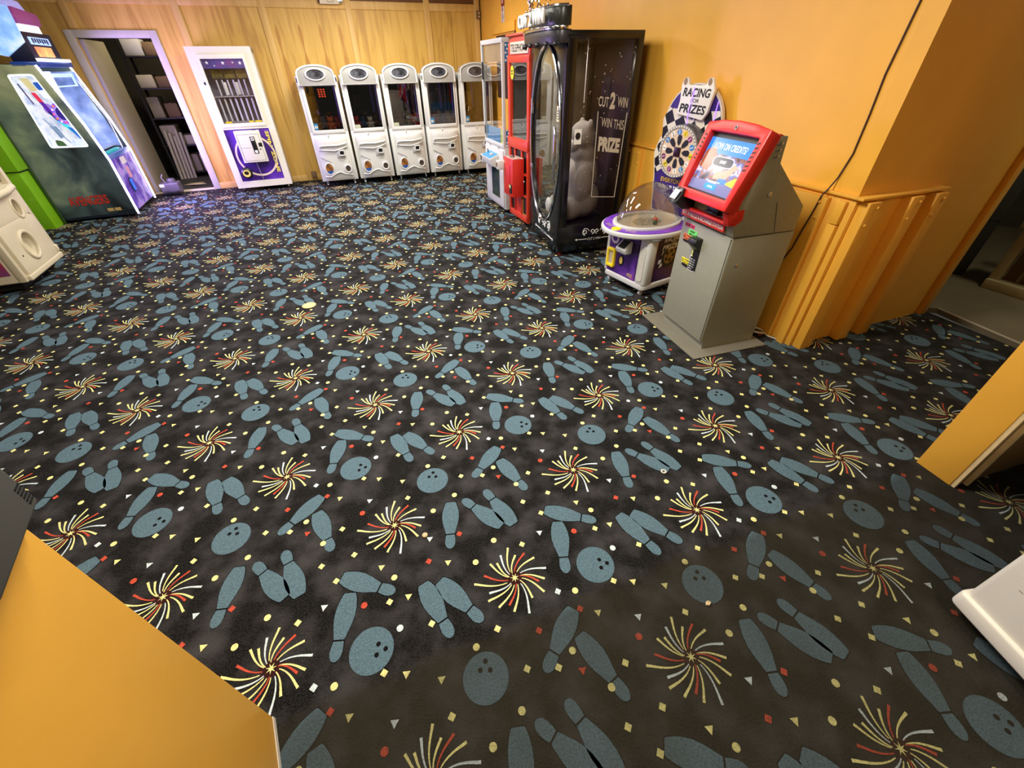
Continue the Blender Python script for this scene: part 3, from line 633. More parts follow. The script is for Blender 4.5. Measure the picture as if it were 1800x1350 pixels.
# ---------------------------------------------------------------- coin pusher with stormy side art and lit edges
t = thing('arcade_cabinet', 'tall arcade cabinet with glowing white edges, stormy side print and lit tower sign', 'arcade machine', (-5.359, 6.227, 0), 113)
AW, AD = 1.02, 0.96
STORM = multi_mat('storm_print', [(.26, (24, 32, 38)), (.42, (74, 92, 96)), (.54, (122, 138, 124)), (.66, (164, 176, 138)), (.8, (200, 210, 170))], 1.9, rough=.35, detail=5, dist=.5)
_nt = STORM.node_tree; _n = [n for n in _nt.nodes if n.type == 'TEX_NOISE'][0]; _r = [n for n in _nt.nodes if n.type == 'VALTORGB'][0]; _tc = [n for n in _nt.nodes if n.type == 'TEX_COORD'][0]
_sx = _nt.nodes.new('ShaderNodeSeparateXYZ'); _nt.links.new(_tc.outputs['Object'], _sx.inputs[0])
_m1 = _nt.nodes.new('ShaderNodeMath'); _m1.operation = 'MULTIPLY_ADD'; _m1.inputs[1].default_value = .24; _m1.inputs[2].default_value = -.22; _nt.links.new(_sx.outputs['Z'], _m1.inputs[0])
_m2 = _nt.nodes.new('ShaderNodeMath'); _m2.operation = 'ADD'; _nt.links.new(_m1.outputs[0], _m2.inputs[0]); _nt.links.new(_n.outputs['Fac'], _m2.inputs[1]); _nt.links.new(_m2.outputs[0], _r.inputs[0])
sidep = [(0, .03), (0, .70), (.06, 1.12), (.20, 1.72), (AD, 1.745), (AD, .03)]
win = [(.123, .877), (.271, 1.639), (.508, 1.638), (.516, .887)]
wr_ = rpoly(win, .03, 4)
def pad(poly, n):           # resample polygon to n points by ray from the window centre
    return poly
cx_, cz_ = .35, 1.25
def ray_poly(poly, cx, cz, angs):
    out = []
    for a in angs:
        d = Vector((math.cos(a), math.sin(a))); best = 1e9
        for i in range(len(poly)):
            p, q = Vector(poly[i]), Vector(poly[(i+1) % len(poly)]); e = q - p; den = d.x*e.y - d.y*e.x
            if abs(den) < 1e-9: continue
            w_ = p - Vector((cx, cz)); tt = (w_.x*e.y - w_.y*e.x)/den; u_ = (w_.x*d.y - w_.y*d.x)/den
            if tt > 1e-6 and -1e-6 <= u_ <= 1+1e-6: best = min(best, tt)
        out.append((cx + d.x*best, cz + d.y*best))
    return out
angs = sorted([math.atan2(q[1]-cz_, q[0]-cx_) for q in sidep + wr_])
MB().ring(ray_poly(sidep, cx_, cz_, angs), ray_poly(wr_, cx_, cz_, angs), 0.0, 0.025, 'x').build('side_panel', STORM, t, label='side panel printed with a stormy grey-green sky')
MB().prism(sidep, AW - .025, AW, 'x').build('side_panel', STORM, t)
MB().ring(wr_, rpoly([(.35 + (y-.35)*.93, 1.25 + (z-1.25)*.955) for y, z in win], .03, 4), -.006, .01, 'x').build('side_window_frame', mat('lit_white_frame', (236, 240, 246), .4, emit=.8), t)
MB().prism([(.35 + (y-.35)*.95, 1.25 + (z-1.25)*.97) for y, z in win], .012, .016, 'x').build('side_window', GLASS, t)
pf = bx('playfield', multi_mat('lit_playfield', [(.3, (170, 190, 225)), (.5, (236, 240, 248)), (.7, (170, 185, 225))], 8.0, emit=.5), t, .060, .075, .12, .56, .85, 1.66)
def pl(nm, pts, c, e=.6, d=.004): return MB().prism(pts, .060 - d, .060, 'x').build(nm, mat(f'play_{c}', c, .4, emit=e), pf)
pl('cream_plate', [(.44, 1.60), (.36, 1.60), (.33, 1.48), (.40, 1.47)], (226, 214, 160), .4); pl('blue_cap', rpoly([(.34, 1.56), (.25, 1.56), (.23, 1.49), (.32, 1.48)], .02), (40, 90, 190), .5); pl('white_drum', rpoly([(.32, 1.475), (.22, 1.475), (.20, 1.41), (.31, 1.40)], .015), (240, 244, 250), .9, .006)
pl('red_flash', [(.41, 1.46), (.37, 1.46), (.34, 1.36), (.385, 1.37)], (220, 50, 80), .5); pl('purple_flash', [(.385, 1.37), (.34, 1.36), (.31, 1.25), (.36, 1.27)], (90, 40, 170), .5); pl('navy_flash', [(.36, 1.27), (.32, 1.26), (.27, 1.14), (.31, 1.16)], (36, 30, 120), .4)
MB().ring(elp(.235, 1.24, .085, .11, 32), elp(.235, 1.24, .055, .075, 32), .048, .056, 'x').build('play_wheel', mat('play_violet', (130, 90, 220), .4, emit=.7), pf)
for k in range(12): pl('bulb', elp(.235 + .07*math.cos(2*PI*k/12), 1.24 + .092*math.sin(2*PI*k/12), .011, .013, 8), ((240, 90, 120), (250, 200, 220), (230, 120, 60))[k % 3], 1.0, .016)
pl('wheel_core', elp(.235, 1.24, .05, .068, 20), (60, 40, 150), .4, .006); pl('lilac_disc', elp(.33, 1.29, .05, .06, 20), (160, 130, 220), .5, .003)
pl('cyan_swoosh', [(.32, 1.17), (.27, 1.16), (.18, 1.04), (.15, .97), (.21, 1.02)], (70, 210, 220), .7, .006); pl('teal_swoosh', [(.25, 1.10), (.21, 1.09), (.15, .95), (.19, .97)], (40, 110, 200), .6, .008)
pl('silver_rail', [(.45, 1.20), (.435, 1.20), (.30, .93), (.315, .93)], (150, 170, 200), .4); pl('silver_rail', [(.49, 1.55), (.475, 1.55), (.44, 1.35), (.45, 1.34)], (80, 70, 110), .3); pl('silver_box', rect(.16, .26, .90, .95), (210, 220, 240), .6, .008); pl('olive_patch', rpoly([(.46, .90), (.36, .89), (.38, .95), (.45, .97)], .02), (70, 100, 60), .3, .003); pl('grey_patch', [(.42, 1.12), (.36, 1.11), (.33, 1.0), (.38, .98)], (120, 150, 190), .4, .003)
bx('back_panel', mat('cabinet_black', (24, 24, 30), .6), t, .025, AW-.025, AD-.03, AD, .03, 1.72); bx('floor_panel', BLACK, t, .025, AW-.025, .03, AD, .03, .06); bx('top_panel', mat('cabinet_black', (24, 24, 30)), t, .025, AW-.025, .2, AD, 1.70, 1.735)
# front: lower print, ledge, leaning glass
lf = bx('lower_front', multi_mat('purple_front', [(.3, (36, 24, 84)), (.5, (96, 66, 170)), (.62, (150, 140, 190)), (.75, (170, 90, 210))], 5.0, emit=.35, dist=.4), t, .025, AW-.025, 0.006, .03, .06, .70)
bx('bill_acceptor', mat('blue_lit', (30, 90, 230), .3, emit=.9), lf, .34, .42, -.012, .006, .27, .42, .006); bx('acceptor_frame', BLACK, lf, .325, .435, -.004, .006, .255, .435, .004)
bx('sticker', WPRINT, lf, .42, .62, 0.0, .006, .60, .685); bx('sticker', mat('pink_print', (230, 170, 190), .5), lf, .46, .56, 0.0, .006, .42, .56)
bx('control_ledge', mat('ledge_blue', (70, 100, 160), .3, emit=.25), t, .025, AW-.025, -.005, .12, .70, .76, .01)
bx('ticket_tray', mat('teal_lit', (30, 150, 150), .3, emit=.5), t, .2, .7, .02, .08, .76, .79, .01)
gl = [(.035, .76), (.06, 1.12), (.195, 1.66)]
MB().add([(.05, y, z) for y, z in gl] + [(AW-.05, y, z) for y, z in gl], [(0, 3, 4, 1), (1, 4, 5, 2)]).build('front_glass', GLASS, t)
bx('inner_wall', multi_mat('inner_blue', [(.3, (60, 80, 130)), (.5, (120, 140, 190)), (.7, (190, 205, 240))], 3, emit=1.0), t, .08, AW-.08, .56, .58, .76, 1.66)
bx('inner_side', multi_mat('inner_blue', [], 3), t, AW-.04, AW-.03, .16, .56, .78, 1.66)
MB().prism([(.06, .78), (.10, 1.12), (.16, 1.40), (.16, .78)], AW-.04, AW-.03, 'x').build('inner_side', multi_mat('inner_blue', [], 3), t)
bx('inner_deck', mat('inner_deck', (150, 170, 210), .3, emit=.3), t, .08, AW-.03, .10, .56, .80, .82)
MB().ring(elp(.55, 1.20, .17, .17, 28), elp(.55, 1.20, .14, .14, 28), .50, .53).build('wheel', mat('wheel_lit', (220, 215, 255), .3, emit=1.2), t)
for k in range(5): MB().tube([(.25 + .12*k, .40, .82), (.25 + .12*k, .42, 1.0)], .012, 8).build('post', mat('post_white', (230, 235, 255), .3, emit=.8), t)
MB().ring(rect(.06, AW-.06, 1.50, 1.64), rect(.10, AW-.10, 1.515, 1.60), .19, .205).build('glass_header', mat('header_lit', (190, 220, 250), .4, emit=.8), t)
strip = [(-.006, .03), (-.006, .70), (.052, 1.12), (.194, 1.72)]
for x in (.004, AW - .004): MB().tube([(x, y, z) for y, z in strip], .013, 8).build('edge_light', LED, t)
bx('side_base', mat('navy_base', (20, 30, 46), .4), t, -.006, .0, 0.0, AD, .03, .06)
text('lettering', 'AVENGERS', mat('art_red', (196, 44, 30), .45), t, (-.003, .46, .255), (0,-1,0), (0,0,1), width=.44, height=.115, bold=.025)
for y in (.16, .245): bx('spec_plate', mat('tan_plate', (190, 160, 100), .5), t, -.003, 0, y, y + .07, .095, .135)
# tower sign on top
bx('sign_plinth', mat('plinth_blue', (36, 66, 140), .3, emit=.25), t, .0, AW, .15, .42, 1.70, 1.755, .012)
BL = mat('sign_lit_blue', (170, 205, 255), .4, emit=.7)
bx('sign_ledge', mat('ledge_white', (240, 246, 255), .4, emit=1.0), t, .03, AW-.06, .13, .17, 1.755, 1.785)
bx('sign_body', mat('sign_navy', (22, 26, 54), .4), t, .06, .86, .18, .40, 1.755, 2.03, .006)
npl = bx('name_plate', BL, t, .16, .70, .165, .18, 1.915, 1.985, .004); bx('score_plate', mat('score_lit', (250, 196, 110), .4, emit=.8, rgb2=(240, 120, 90), scale=9), t, .20, .64, .165, .18, 1.80, 1.895, .004)
for k in range(7): bx('plate_mark', mat('plate_navy', (30, 40, 90)), npl, .20 + .066*k, .24 + .066*k, .162, .166, 1.928 + .008*(k % 2), 1.975)
bx('lit_gap', mat('gap_white', (250, 252, 255), .4, emit=1.2), t, .18, .72, .20, .38, 2.03, 2.10)
MB().prism([(.14, 2.10), (.74, 2.10), (.78, 2.16), (.76, 2.22), (.18, 2.25), (.11, 2.18)], .17, .40).build('sign_hood', mat('hood_pink', (150, 70, 130), .35, emit=.3), t, .012)
MB().prism([(.24, 2.24), (.27, 2.31), (.33, 2.29), (.37, 2.325), (.58, 2.32), (.66, 2.23)], .22, .36).build('sign_crest', mat('crest_lilac', (170, 170, 235), .35, emit=.45), t, .006)
MB().prism([(.18, 1.93), (.16, 2.24), (.22, 2.25), (.24, 2.31), (.30, 2.31), (.32, 2.25), (.42, 2.26), (.44, 2.32), (.55, 2.31), (.55, 1.84), (.40, 1.80)], .0, .04, 'x').build('tower_wing', multi_mat('sky_wing', [(.35, (60, 130, 225)), (.55, (150, 195, 245)), (.7, (225, 240, 255))], 3, emit=.6), t)
# the cabinet's own lamp shining out of its front
la = bpy.data.lights.new('cabinet_lamp', 'AREA'); la.shape = 'RECTANGLE'; la.size = .9; la.size_y = 1.3; la.energy = 85; la.color = (.50, .33, 1.0)
lo_ = bpy.data.objects.new('cabinet_lamp', la); col.objects.link(lo_); lo_.parent = t; lo_.location = (AW/2, -.03, 1.0); lo_.rotation_euler = (R(-90), 0, 0)

# ---------------------------------------------------------------- lime green cabinet and cream crane at the left edge
t = thing('green_cabinet', 'lime green cabinet standing between the cream crane and the lit arcade cabinet', 'cabinet', (-6.036, 5.656, 0), 19)
LIME = mat('lime_green', (124, 186, 20), .45, var=.08, scale=3)
bx('lower_body', LIME, t, -.9, -.02, .0, .24, .0, .68, .006); bx('upper_body', LIME, t, -.92, .0, -.02, .24, .69, 1.45, .006); bx('gap', KPRINT, t, -.9, -.01, .005, .23, .675, .695); bx('corner_strip', mat('dark_green', (40, 70, 12), .5), t, -.018, .002, .20, .245, .0, 1.45)
bx('scuff', mat('pale_scuff', (170, 210, 90), .6), t, -.10, -.05, -.003, .0, .36, .368)
t = thing('cream_crane', 'cream crane machine cut off by the left edge of the picture', 'crane machine', (-4.524, 3.636, 0), 112.5)
KW, KD = .76, .70
bx('cabinet', CREAMW, t, 0, KW, .02, KD, .10, .84, .012, 3)
bx('corner_frame', CREAMW, t, KW - .055, KW, -.03, .05, .10, 1.75, .008); bx('corner_frame', CREAMW, t, 0, .05, -.02, .05, .10, 1.75, .008)
bx('window_pane', DGLASS, t, .05, KW-.055, .01, .016, .84, 1.7); bx('back_mirror', MIRROR, t, .05, KW-.05, KD-.05, KD-.04, .84, 1.7); bx('top', CREAMW, t, 0, KW, 0, KD, 1.7, 1.82, .01); bx('play_floor', DARKIN, t, .02, KW-.02, .06, KD-.05, .84, .85)
face = MB().ring(rect_ray(.345, .35, .05, .70, .13, .56, 40), elp(.345, .345, .105, .115, 40), -.045, .02).build('moulded_front', CREAMW, t, .008, 3)
MB().ring(rect_ray(.535, .64, .05, .70, .56, .82, 40), elp(.535, .635, .055, .075, 40), -.045, .02).build('moulded_front', CREAMW, t, .008, 3)
MB().ring(elp(.345, .345, .125, .135, 36), elp(.345, .345, .095, .105, 36), -.060, -.03).build('chute_rim', CREAMW, face, .012, 3)
MB().add([(.345 + .115*math.cos(2*PI*i/30)*s_, y, .345 + .125*math.sin(2*PI*i/30)*s_) for s_, y in ((1, -.045), (.8, .0), (.3, .012)) for i in range(30)], [(r_*30+i, r_*30+(i+1) % 30, (r_+1)*30+(i+1) % 30, (r_+1)*30+i) for r_ in range(2) for i in range(30)] + [tuple(range(60, 90))]).build('chute_bowl', CREAMW, face)
MB().prism(rpoly([(.22, .26), (.27, .25), (.31, .40), (.27, .43)], .02), -.012, -.006).build('chute_slot', mat('brown_slot', (92, 70, 48), .6), face)
MB().ring(elp(.535, .635, .075, .095, 36), elp(.535, .635, .05, .068, 36), -.056, -.03).build('coin_rim', CREAMW, t, .01, 3); MB().prism(elp(.535, .635, .058, .078, 30), -.01, -.004).build('coin_well', mat('tan_well', (150, 124, 92), .5, rgb2=(200, 180, 150), scale=20), t)
bx('bottom_lip', CREAMW, t, .03, KW-.02, -.05, .02, .10, .15, .01, 3); bx('hinge_block', CREAMW, t, .69, .735, -.055, -.02, .17, .23, .006)
MB().tube([(.10, -.05, .80), (.25, -.09, .785), (.45, -.095, .79), (.62, -.07, .80)], .03, 10).build('control_rim', CREAMW, t)
MB().lathe([(0,-.05),(.007,-.049),(.008,-.044)], (.14, 0, .30), 8, 'y').build('lock', BLACK, t)
bx('side_print', mat('red_blue_print', (170, 40, 40), .5, rgb2=(60, 80, 160), scale=5), t, -.004, .0, .06, .5, .18, .70)
bx('kick_base', BLACKM, t, .06, KW-.06, .06, KD-.05, .03, .10); casters(t, [(.1, .1), (KW-.1, .1), (.1, KD-.1), (KW-.1, KD-.1)], .028, BLACK)

# ---------------------------------------------------------------- white crane with blue dotted panels
t = thing('dotted_crane', 'tall white crane machine with blue dotted panels, left of the red telephone box one', 'crane machine', (-0.325, 6.726, 0), -70)
W_, D_, H_ = .80, .72, 1.89
DOTB = mat('dot_blue', (40, 112, 168), .45)
bx('cabinet', WHITE, t, 0, W_, .01, D_, .05, .82, .006); bx('top', WHITE, t, 0, W_, 0, D_, 1.845, H_, .004); bx('base_strip', WHITE, t, 0, W_, 0, D_, .80, .84, .004)
for x0 in (0, W_ - .035):
    for y0 in (0, D_ - .035): bx('post', WHITE, t, x0, x0 + .035, y0, y0 + .035, .82, 1.86, .003)
bx('front_pane', GLASS, t, .035, W_-.035, .014, .019, .84, 1.845); bx('side_pane', GLASS, t, W_-.020, W_-.016, .035, D_-.035, .84, 1.845)
bx('back_mirror', MIRROR, t, .03, W_-.03, D_-.04, D_-.03, .84, 1.66); bx('back_board', mat('back_tan', (150, 132, 104), .6, var=.15, scale=14, stretch=(6, 6, .6)), t, .03, W_-.03, D_-.042, D_-.03, 1.66, 1.845)
bx('header_card', mat('header_tan', (150, 134, 108), .5, var=.14, scale=10, stretch=(5, 5, .5)), t, .11, W_-.05, .022, .026, 1.675, 1.84)
bx('door_handle', BLACK, t, .06, .085, -.018, 0, 1.50, 1.68, .006); bx('door_handle', BLACK, t, .05, .065, -.012, 0, .90, 1.0, .004)
bc = bx('blue_card', mat('blue_card', (38, 122, 170), .45, var=.2, scale=20), t, .06, .62, .022, .028, .84, 1.0); bx('yellow_card', mat('lime_card', (190, 196, 50), .5), t, .63, .75, .022, .028, .84, .985)
for z0, z1, nm in ((1.665, 1.845, 'a'), (.84, 1.0, 'b')):
    dp = bx('dotted_panel', DOTB, t, W_-.012, W_-.004, .03, D_-.03, z0, z1)
    for r_ in range(5):
        for c_ in range(6): 
            y_ = .05 + c_*.036 + (.018 if r_ % 2 else 0); z_ = z0 + .022 + r_*.034
            MB().prism(elp(y_, z_, .011, .011, 10), W_-.004, W_-.002, 'x').build('dot', WPRINT, dp)
pl = bx('play_deck', mat('play_grey', (120, 120, 118), .5), t, .03, W_-.03, .03, D_-.04, .84, .85)
MB().tube([(.40, .36, 1.84), (.40, .36, 1.45)], .010, 8).build('claw_cord', CHROME, t)
bx('front_door', WHITE, t, .03, .77, -.008, .01, .08, .77, .006); bx('screen_panel', mat('dark_screen', (20, 34, 60), .12, rgb2=(60, 78, 50), scale=4), t, .30, .62, -.012, -.006, .17, .53)
dk = MB().prism([(.01, .54), (-.10, .57), (-.125, .66), (.01, .715)], .20, .60, 'x').build('control_deck', WHITE, t, .008, 3)
MB().prism([(.0, .716), (-.121, .668), (-.119, .664), (.0, .711)], .22, .58, 'x').build('deck_plate', mat('deck_blue', (70, 150, 210), .4), dk)
MB().tube([(.33, -.06, .70), (.32, -.065, .745)], .007, 8).build('joystick', BLACK, dk); MB().lathe([(0, .016), (.026, .012), (.028, -.01)], (.47, -.06, .70), 14).build('button', WHITE, dk)
cr = bx('card_reader', WHITE, t, .105, .185, -.11, -.02, .56, .66, .01); bx('reader_window', BLACK, cr, .12, .17, -.113, -.108, .585, .645)
for x in (.25, .6): MB().lathe([(0, -.012), (.012, -.011), (.013, 0)], (x, 0, .79), 10, 'y').build('lock', CHROME, t)
casters(t, [(.08, .08), (W_-.08, .08), (.08, D_-.08), (W_-.08, D_-.08)], .022, BLACK)

# ---------------------------------------------------------------- red telephone-box crane
t = thing('telephone_crane', 'red crane machine shaped like a telephone box with a TELEPHONE sign', 'crane machine', (0.01, 5.855, 0), -68.5)
W_, D_, H_ = .60, .70, 1.90
for x0 in (0, W_ - .05):
    for y0 in (0, D_ - .05): bx('post', ORED, t, x0, x0 + .05, y0, y0 + .05, .07, 1.67, .004)
bx('base', ORED, t, 0, W_, 0, D_, .06, .13, .004); bx('waist', ORED, t, 0, W_, -.012, D_, .85, .955, .005); bx('roof', ORED, t, 0, W_, 0, D_, 1.66, 1.72, .005)
head = [(0, 1.72), (W_, 1.72), (W_, 1.80)] + [(W_/2 + (W_/2)*math.cos(a), 1.80 + .09*math.sin(a)) for a in [PI*i/14 for i in range(1, 14)]] + [(0, 1.80)]
MB().prism(head, .012, D_).build('arched_head', ORED, t, .004); bx('cornice', mat('cornice_orange', (226, 96, 58), .4), t, -.015, W_+.015, -.012, D_, 1.885, 1.905, .004); bx('corner_fill', mat('corner_brown', (150, 84, 40), .5), t, .0, W_, .02, D_, 1.72, 1.89)
sg = bx('sign_plate', mat('sign_cream', (232, 222, 198), .4), t, .09, W_-.03, .0, .012, 1.735, 1.835, .002)
text('lettering', 'TELEPHONE', KPRINT, sg, (W_/2 + .03, -.002, 1.785), (1,0,0), (0,0,1), width=.44, height=.062, bold=.004)
bx('front_pane', GLASS, t, .05, W_-.05, .016, .021, .955, 1.66); bx('side_pane', GLASS, t, W_-.024, W_-.02, .05, D_-.05, .955, 1.66); bx('back_mirror', MIRROR, t, .05, W_-.05, D_-.04, D_-.03, .955, 1.66); bx('play_floor', mat('play_grey', (120,120,118)), t, .02, W_-.02, .04, D_-.04, .90, .96)
bx('side_board', mat('inner_grey', (90, 92, 90), .5), t, .02, .03, .05, D_-.05, .955, 1.66)
yd = MB().prism(elp(.115, 1.575, .045, .062, 24), .010, .015).build('round_sticker', mat('sticker_yellow', (246, 222, 40), .5), t)
for zz, w_ in ((1.59, .05), (1.565, .045)): bx('sticker_print', mat('sticker_ink', (90, 110, 30)), yd, .115 - w_/2, .115 + w_/2, .008, .0105, zz - .008, zz + .008)
clw = MB().tube([(.34, .33, 1.66), (.34, .33, 1.42)], .012, 8).build('claw_rod', CHROME, t); mb = MB()
for k in range(3):
    a = 2*PI*k/3; mb.tube([(.34, .33, 1.42), (.34 + .09*math.cos(a), .33 + .09*math.sin(a), 1.34), (.34 + .04*math.cos(a), .33 + .04*math.sin(a), 1.24)], .009, 6)
mb.build('claw', CHROME, clw)
bx('lower_core', BLACK, t, .02, W_-.02, .02, D_-.02, .13, .85)
for x in (.19, .40): bx('mullion', ORED, t, x - .012, x + .012, 0, .02, .13, .85, .003)
for zz in (.36, .60): bx('mullion', ORED, t, .05, W_-.05, 0, .02, zz - .012, zz + .012, .003)
bx('red_pane', RED, t, .20, .39, .012, .022, .13, .35); frame_ring('gold_line', mat('gold_line', (200, 160, 80), .4), t, (.42, .545, .135, .35), (.428, .537, .143, .342), .012, .018, 0)
MB().lathe([(0,-.012),(.02,-.01),(.024,0)], (.47, 0, .52), 12, 'y').build('lock', CHROME, t)
cb = bx('coin_box', RED, t, .20, .49, -.15, 0.0, .36, .772, .006); bx('front_flap', RED, cb, .23, .40, -.158, -.15, .40, .70, .004)
ct = bx('control_top', mat('top_white', (226, 218, 210), .4, rgb2=(150, 60, 50), scale=22), cb, .205, .485, -.145, -.005, .771, .776); MB().tube([(.36, -.075, .776), (.36, -.08, .82)], .007, 8).build('joystick', BLACK, ct); bx('top_mark', KPRINT, ct, .26, .31, -.10, -.05, .776, .779)
bx('coin_return', BLACK, cb, .40, .47, -.160, -.148, .40, .50, .004); bx('return_label', mat('label_cream', (220, 206, 130), .5), cb, .405, .45, -.163, -.158, .46, .495)
cr = bx('card_reader', WHITE, t, .15, .235, -.235, -.10, .63, .73, .012); bx('reader_window', mat('reader_tan', (120, 96, 66), .3), cr, .165, .22, -.238, -.230, .665, .71)
casters(t, [(.08, .08), (W_-.08, .08), (.08, D_-.08), (W_-.08, D_-.08)], .026, mat('olive_wheel', (112, 118, 70), .5))
def toy_at(p, m, label, s=1.0, rz=0, group=None):
    o = bpy.data.objects.new('plush_toy', tmesh.copy()); o.data.materials.clear(); o.data.materials.append(m); col.objects.link(o); o.location = p; o.scale = (s,)*3; o.rotation_euler = (0, 0, R(rz)); return tag(o, label, 'plush toy', group)
q = Matrix.Rotation(R(-68.5), 4, 'Z') @ Vector((.36, .25, 0)); toy_at((0.01 + q.x, 5.855 + q.y, .962), mat('toy_lime', (176, 190, 80), .9), 'lime plush toy at the bottom of the red telephone box machine', .95, -60)

# ---------------------------------------------------------------- black string-cutting prize machine
CX, CY, CRZ = 0.256, 5.247, -75.3
t = thing('string_cut_machine', 'tall black prize machine with an oval glass door and CUT 2 WIN lettering', 'prize machine', (CX, CY, 0), CRZ)
W_, D_, H_ = .968, .69, 1.856
GB = mat('gloss_black', (16, 15, 16), .22, spec=.6)
bx('base', GB, t, 0, W_, .01, D_, .05, .305, .006); bx('roof', GB, t, 0, W_, .01, D_, 1.80, H_, .005)
for x0 in (0, W_-.06):
    bx('rear_post', GB, t, x0, x0 + .06, D_-.06, D_, .30, 1.81, .004)
bx('front_post', GB, t, W_-.075, W_, .01, .09, .30, 1.81, .004); bx('front_post', GB, t, 0, .05, .01, .09, .30, 1.81, .004)
OC = (.485, 1.025); N_ = 64
MB().ring(rect_ray(OC[0], OC[1], 0, W_, .05, 1.80, N_), elp(OC[0], OC[1], .435, .75, N_), -.004, .022).build('front_panel', GB, t, .003)
MB().tube([(x, -.010, z) for x, z in elp(OC[0], OC[1], .44, .755, 64)], .012, 8, True).build('oval_trim', CHROME, t)
bx('front_pane', GLASS, t, .06, W_-.06, .010, .014, .26, 1.79); bx('side_pane', glass('side_glass', (235, 230, 228), .05), t, W_-.012, W_-.006, .09, D_-.06, .305, 1.80)
bx('back_panel', multi_mat('back_poster', [(.35, (24, 14, 20)), (.6, (44, 26, 30)), (.8, (60, 38, 34))], 4), t, .06, W_-.06, D_-.02, D_-.008, .30, 1.80)
bx('far_side_panel', mat('far_panel', (120, 112, 88), .4, rgb2=(60, 48, 36), scale=2.5), t, .006, .014, .09, D_-.06, .31, 1.80); bx('floor_board', BLACKM, t, .02, W_-.02, .03, D_-.03, .295, .308)
for zz in (1.30, .70): bx('hinge', CHROME, t, .055, .095, -.022, 0, zz - .065, zz + .065, .004)
nt_ = bx('notice', mat('notice_cream', (206, 202, 170), .6), t, .78, .88, .002, .008, 1.22, 1.34)
for k in range(4): bx('notice_line', KPRINT, nt_, .795, .865, .0005, .002, 1.24 + .02*k, 1.246 + .02*k)
hd = MB().tube([(.86, -.02, .72), (.885, -.045, .76), (.89, -.045, .95), (.885, -.045, 1.12), (.84, -.04, 1.20), (.80, -.02, 1.20)], .014, 10).build('door_handle', CHROME, t)
# interior string, scissors block
MB().tube([(.70, .30, 1.80), (.70, .30, 1.35)], .004, 6).build('string', WPRINT, t); blk = bx('cutter', BLACK, t, .74, .85, .045, .13, .76, 1.10, .02); MB().lathe([(0,-.01),(.035,-.008),(.04,0)], (.795, .045, 1.03), 18, 'y').build('cutter_face', CHROME, blk)
# side lettering on the glass
SX = W_ - .004
gold = mat('pale_gold_print', (196, 188, 170), .4)
for b_, y_, z_, w_, h_, bo_ in (('CUT', .375, 1.37, .10, .075, .01), ('2', .462, 1.375, .052, .125, .05), ('WIN', .563, 1.36, .10, .075, .01), ('WIN', .425, 1.21, .105, .07, 0), ('THIS', .55, 1.19, .105, .075, 0), ('PRIZE', .475, 1.03, .225, .12, .06)):
    text('lettering', b_, gold, t, (SX, y_, z_), (0,1,-.12 if b_ != '2' else 0), (0,0,1), width=w_, height=h_, bold=bo_)
for (y0, z0), (y1, z1) in (((.33, 1.30), (.345, .58)), ((.345, .58), (.60, .56)), ((.60, .56), (.62, 1.28))): MB().tube([(SX, y0, z0), (SX, y1, z1)], .0035, 6).build('frame_line', gold, t)
rr = random.Random(11); mb = MB()
for k in range(60):
    y_, z_ = rr.uniform(.15, .62), rr.uniform(.62, 1.75); a = rr.uniform(0, PI); l_ = rr.uniform(.004, .011)
    mb.add([(SX - .001, y_ + l_*math.cos(a), z_ + l_*math.sin(a)), (SX - .001, y_ - .003*math.sin(a), z_ + .003*math.cos(a)), (SX - .001, y_ - l_*math.cos(a), z_ - l_*math.sin(a)), (SX - .001, y_ + .003*math.sin(a), z_ - .003*math.cos(a))], [(0, 1, 2, 3)])
cf = mb.build('confetti_print', gold, t); cf['kind'] = 'stuff'
def scroll(par, o, u, v, s):
    """white scrollwork flourish with a lettered rule below"""
    u, v, o = Vector(u), Vector(v), Vector(o); mb = MB()
    def P(a, b): return o + u*a*s + v*b*s
    def spiral(cx, cy, r, a0, turns, sg): return [P(cx + sg*r*(1-.75*i/20)*math.cos(a0 + turns*2*PI*i/20), cy + r*(1-.75*i/20)*math.sin(a0 + turns*2*PI*i/20)) for i in range(21)]
    for sg in (-1, 1):
        mb.tube(spiral(sg*.36, .10, .10, -PI/2, 1.2, sg), .013*s, 6); mb.tube(spiral(sg*.09, .12, .09, -PI/2, 1.1, -sg), .013*s, 6)
        mb.tube([P(sg*.36, 0.0), P(sg*.46, .12), P(sg*.40, .24), P(sg*.28, .22), P(sg*.2, .14)], .012*s, 6)
        mb.tube([P(sg*.28, -.13), P(sg*.62, -.13)], .010*s, 6); mb.add([P(sg*.62, -.13), P(sg*.67, -.09), P(sg*.72, -.13), P(sg*.67, -.17)], [(0,1,2,3)])
    return mb.build('scrollwork', WPRINT, par)
scroll(t, (W_ + .001, .42, .20), (0,1,0), (0,0,1), .30); text('lettering', 'CUT 2 WIN', WPRINT, t, (W_ + .002, .42, .16), (0,1,0), (0,0,1), width=.15, height=.026)
scroll(t, (.55, -.006, .20), (1,0,0), (0,0,1), .42); text('lettering', 'CUT 2 WIN', WPRINT, t, (.55, -.006, .145), (1,0,0), (0,0,1), width=.20, height=.026)
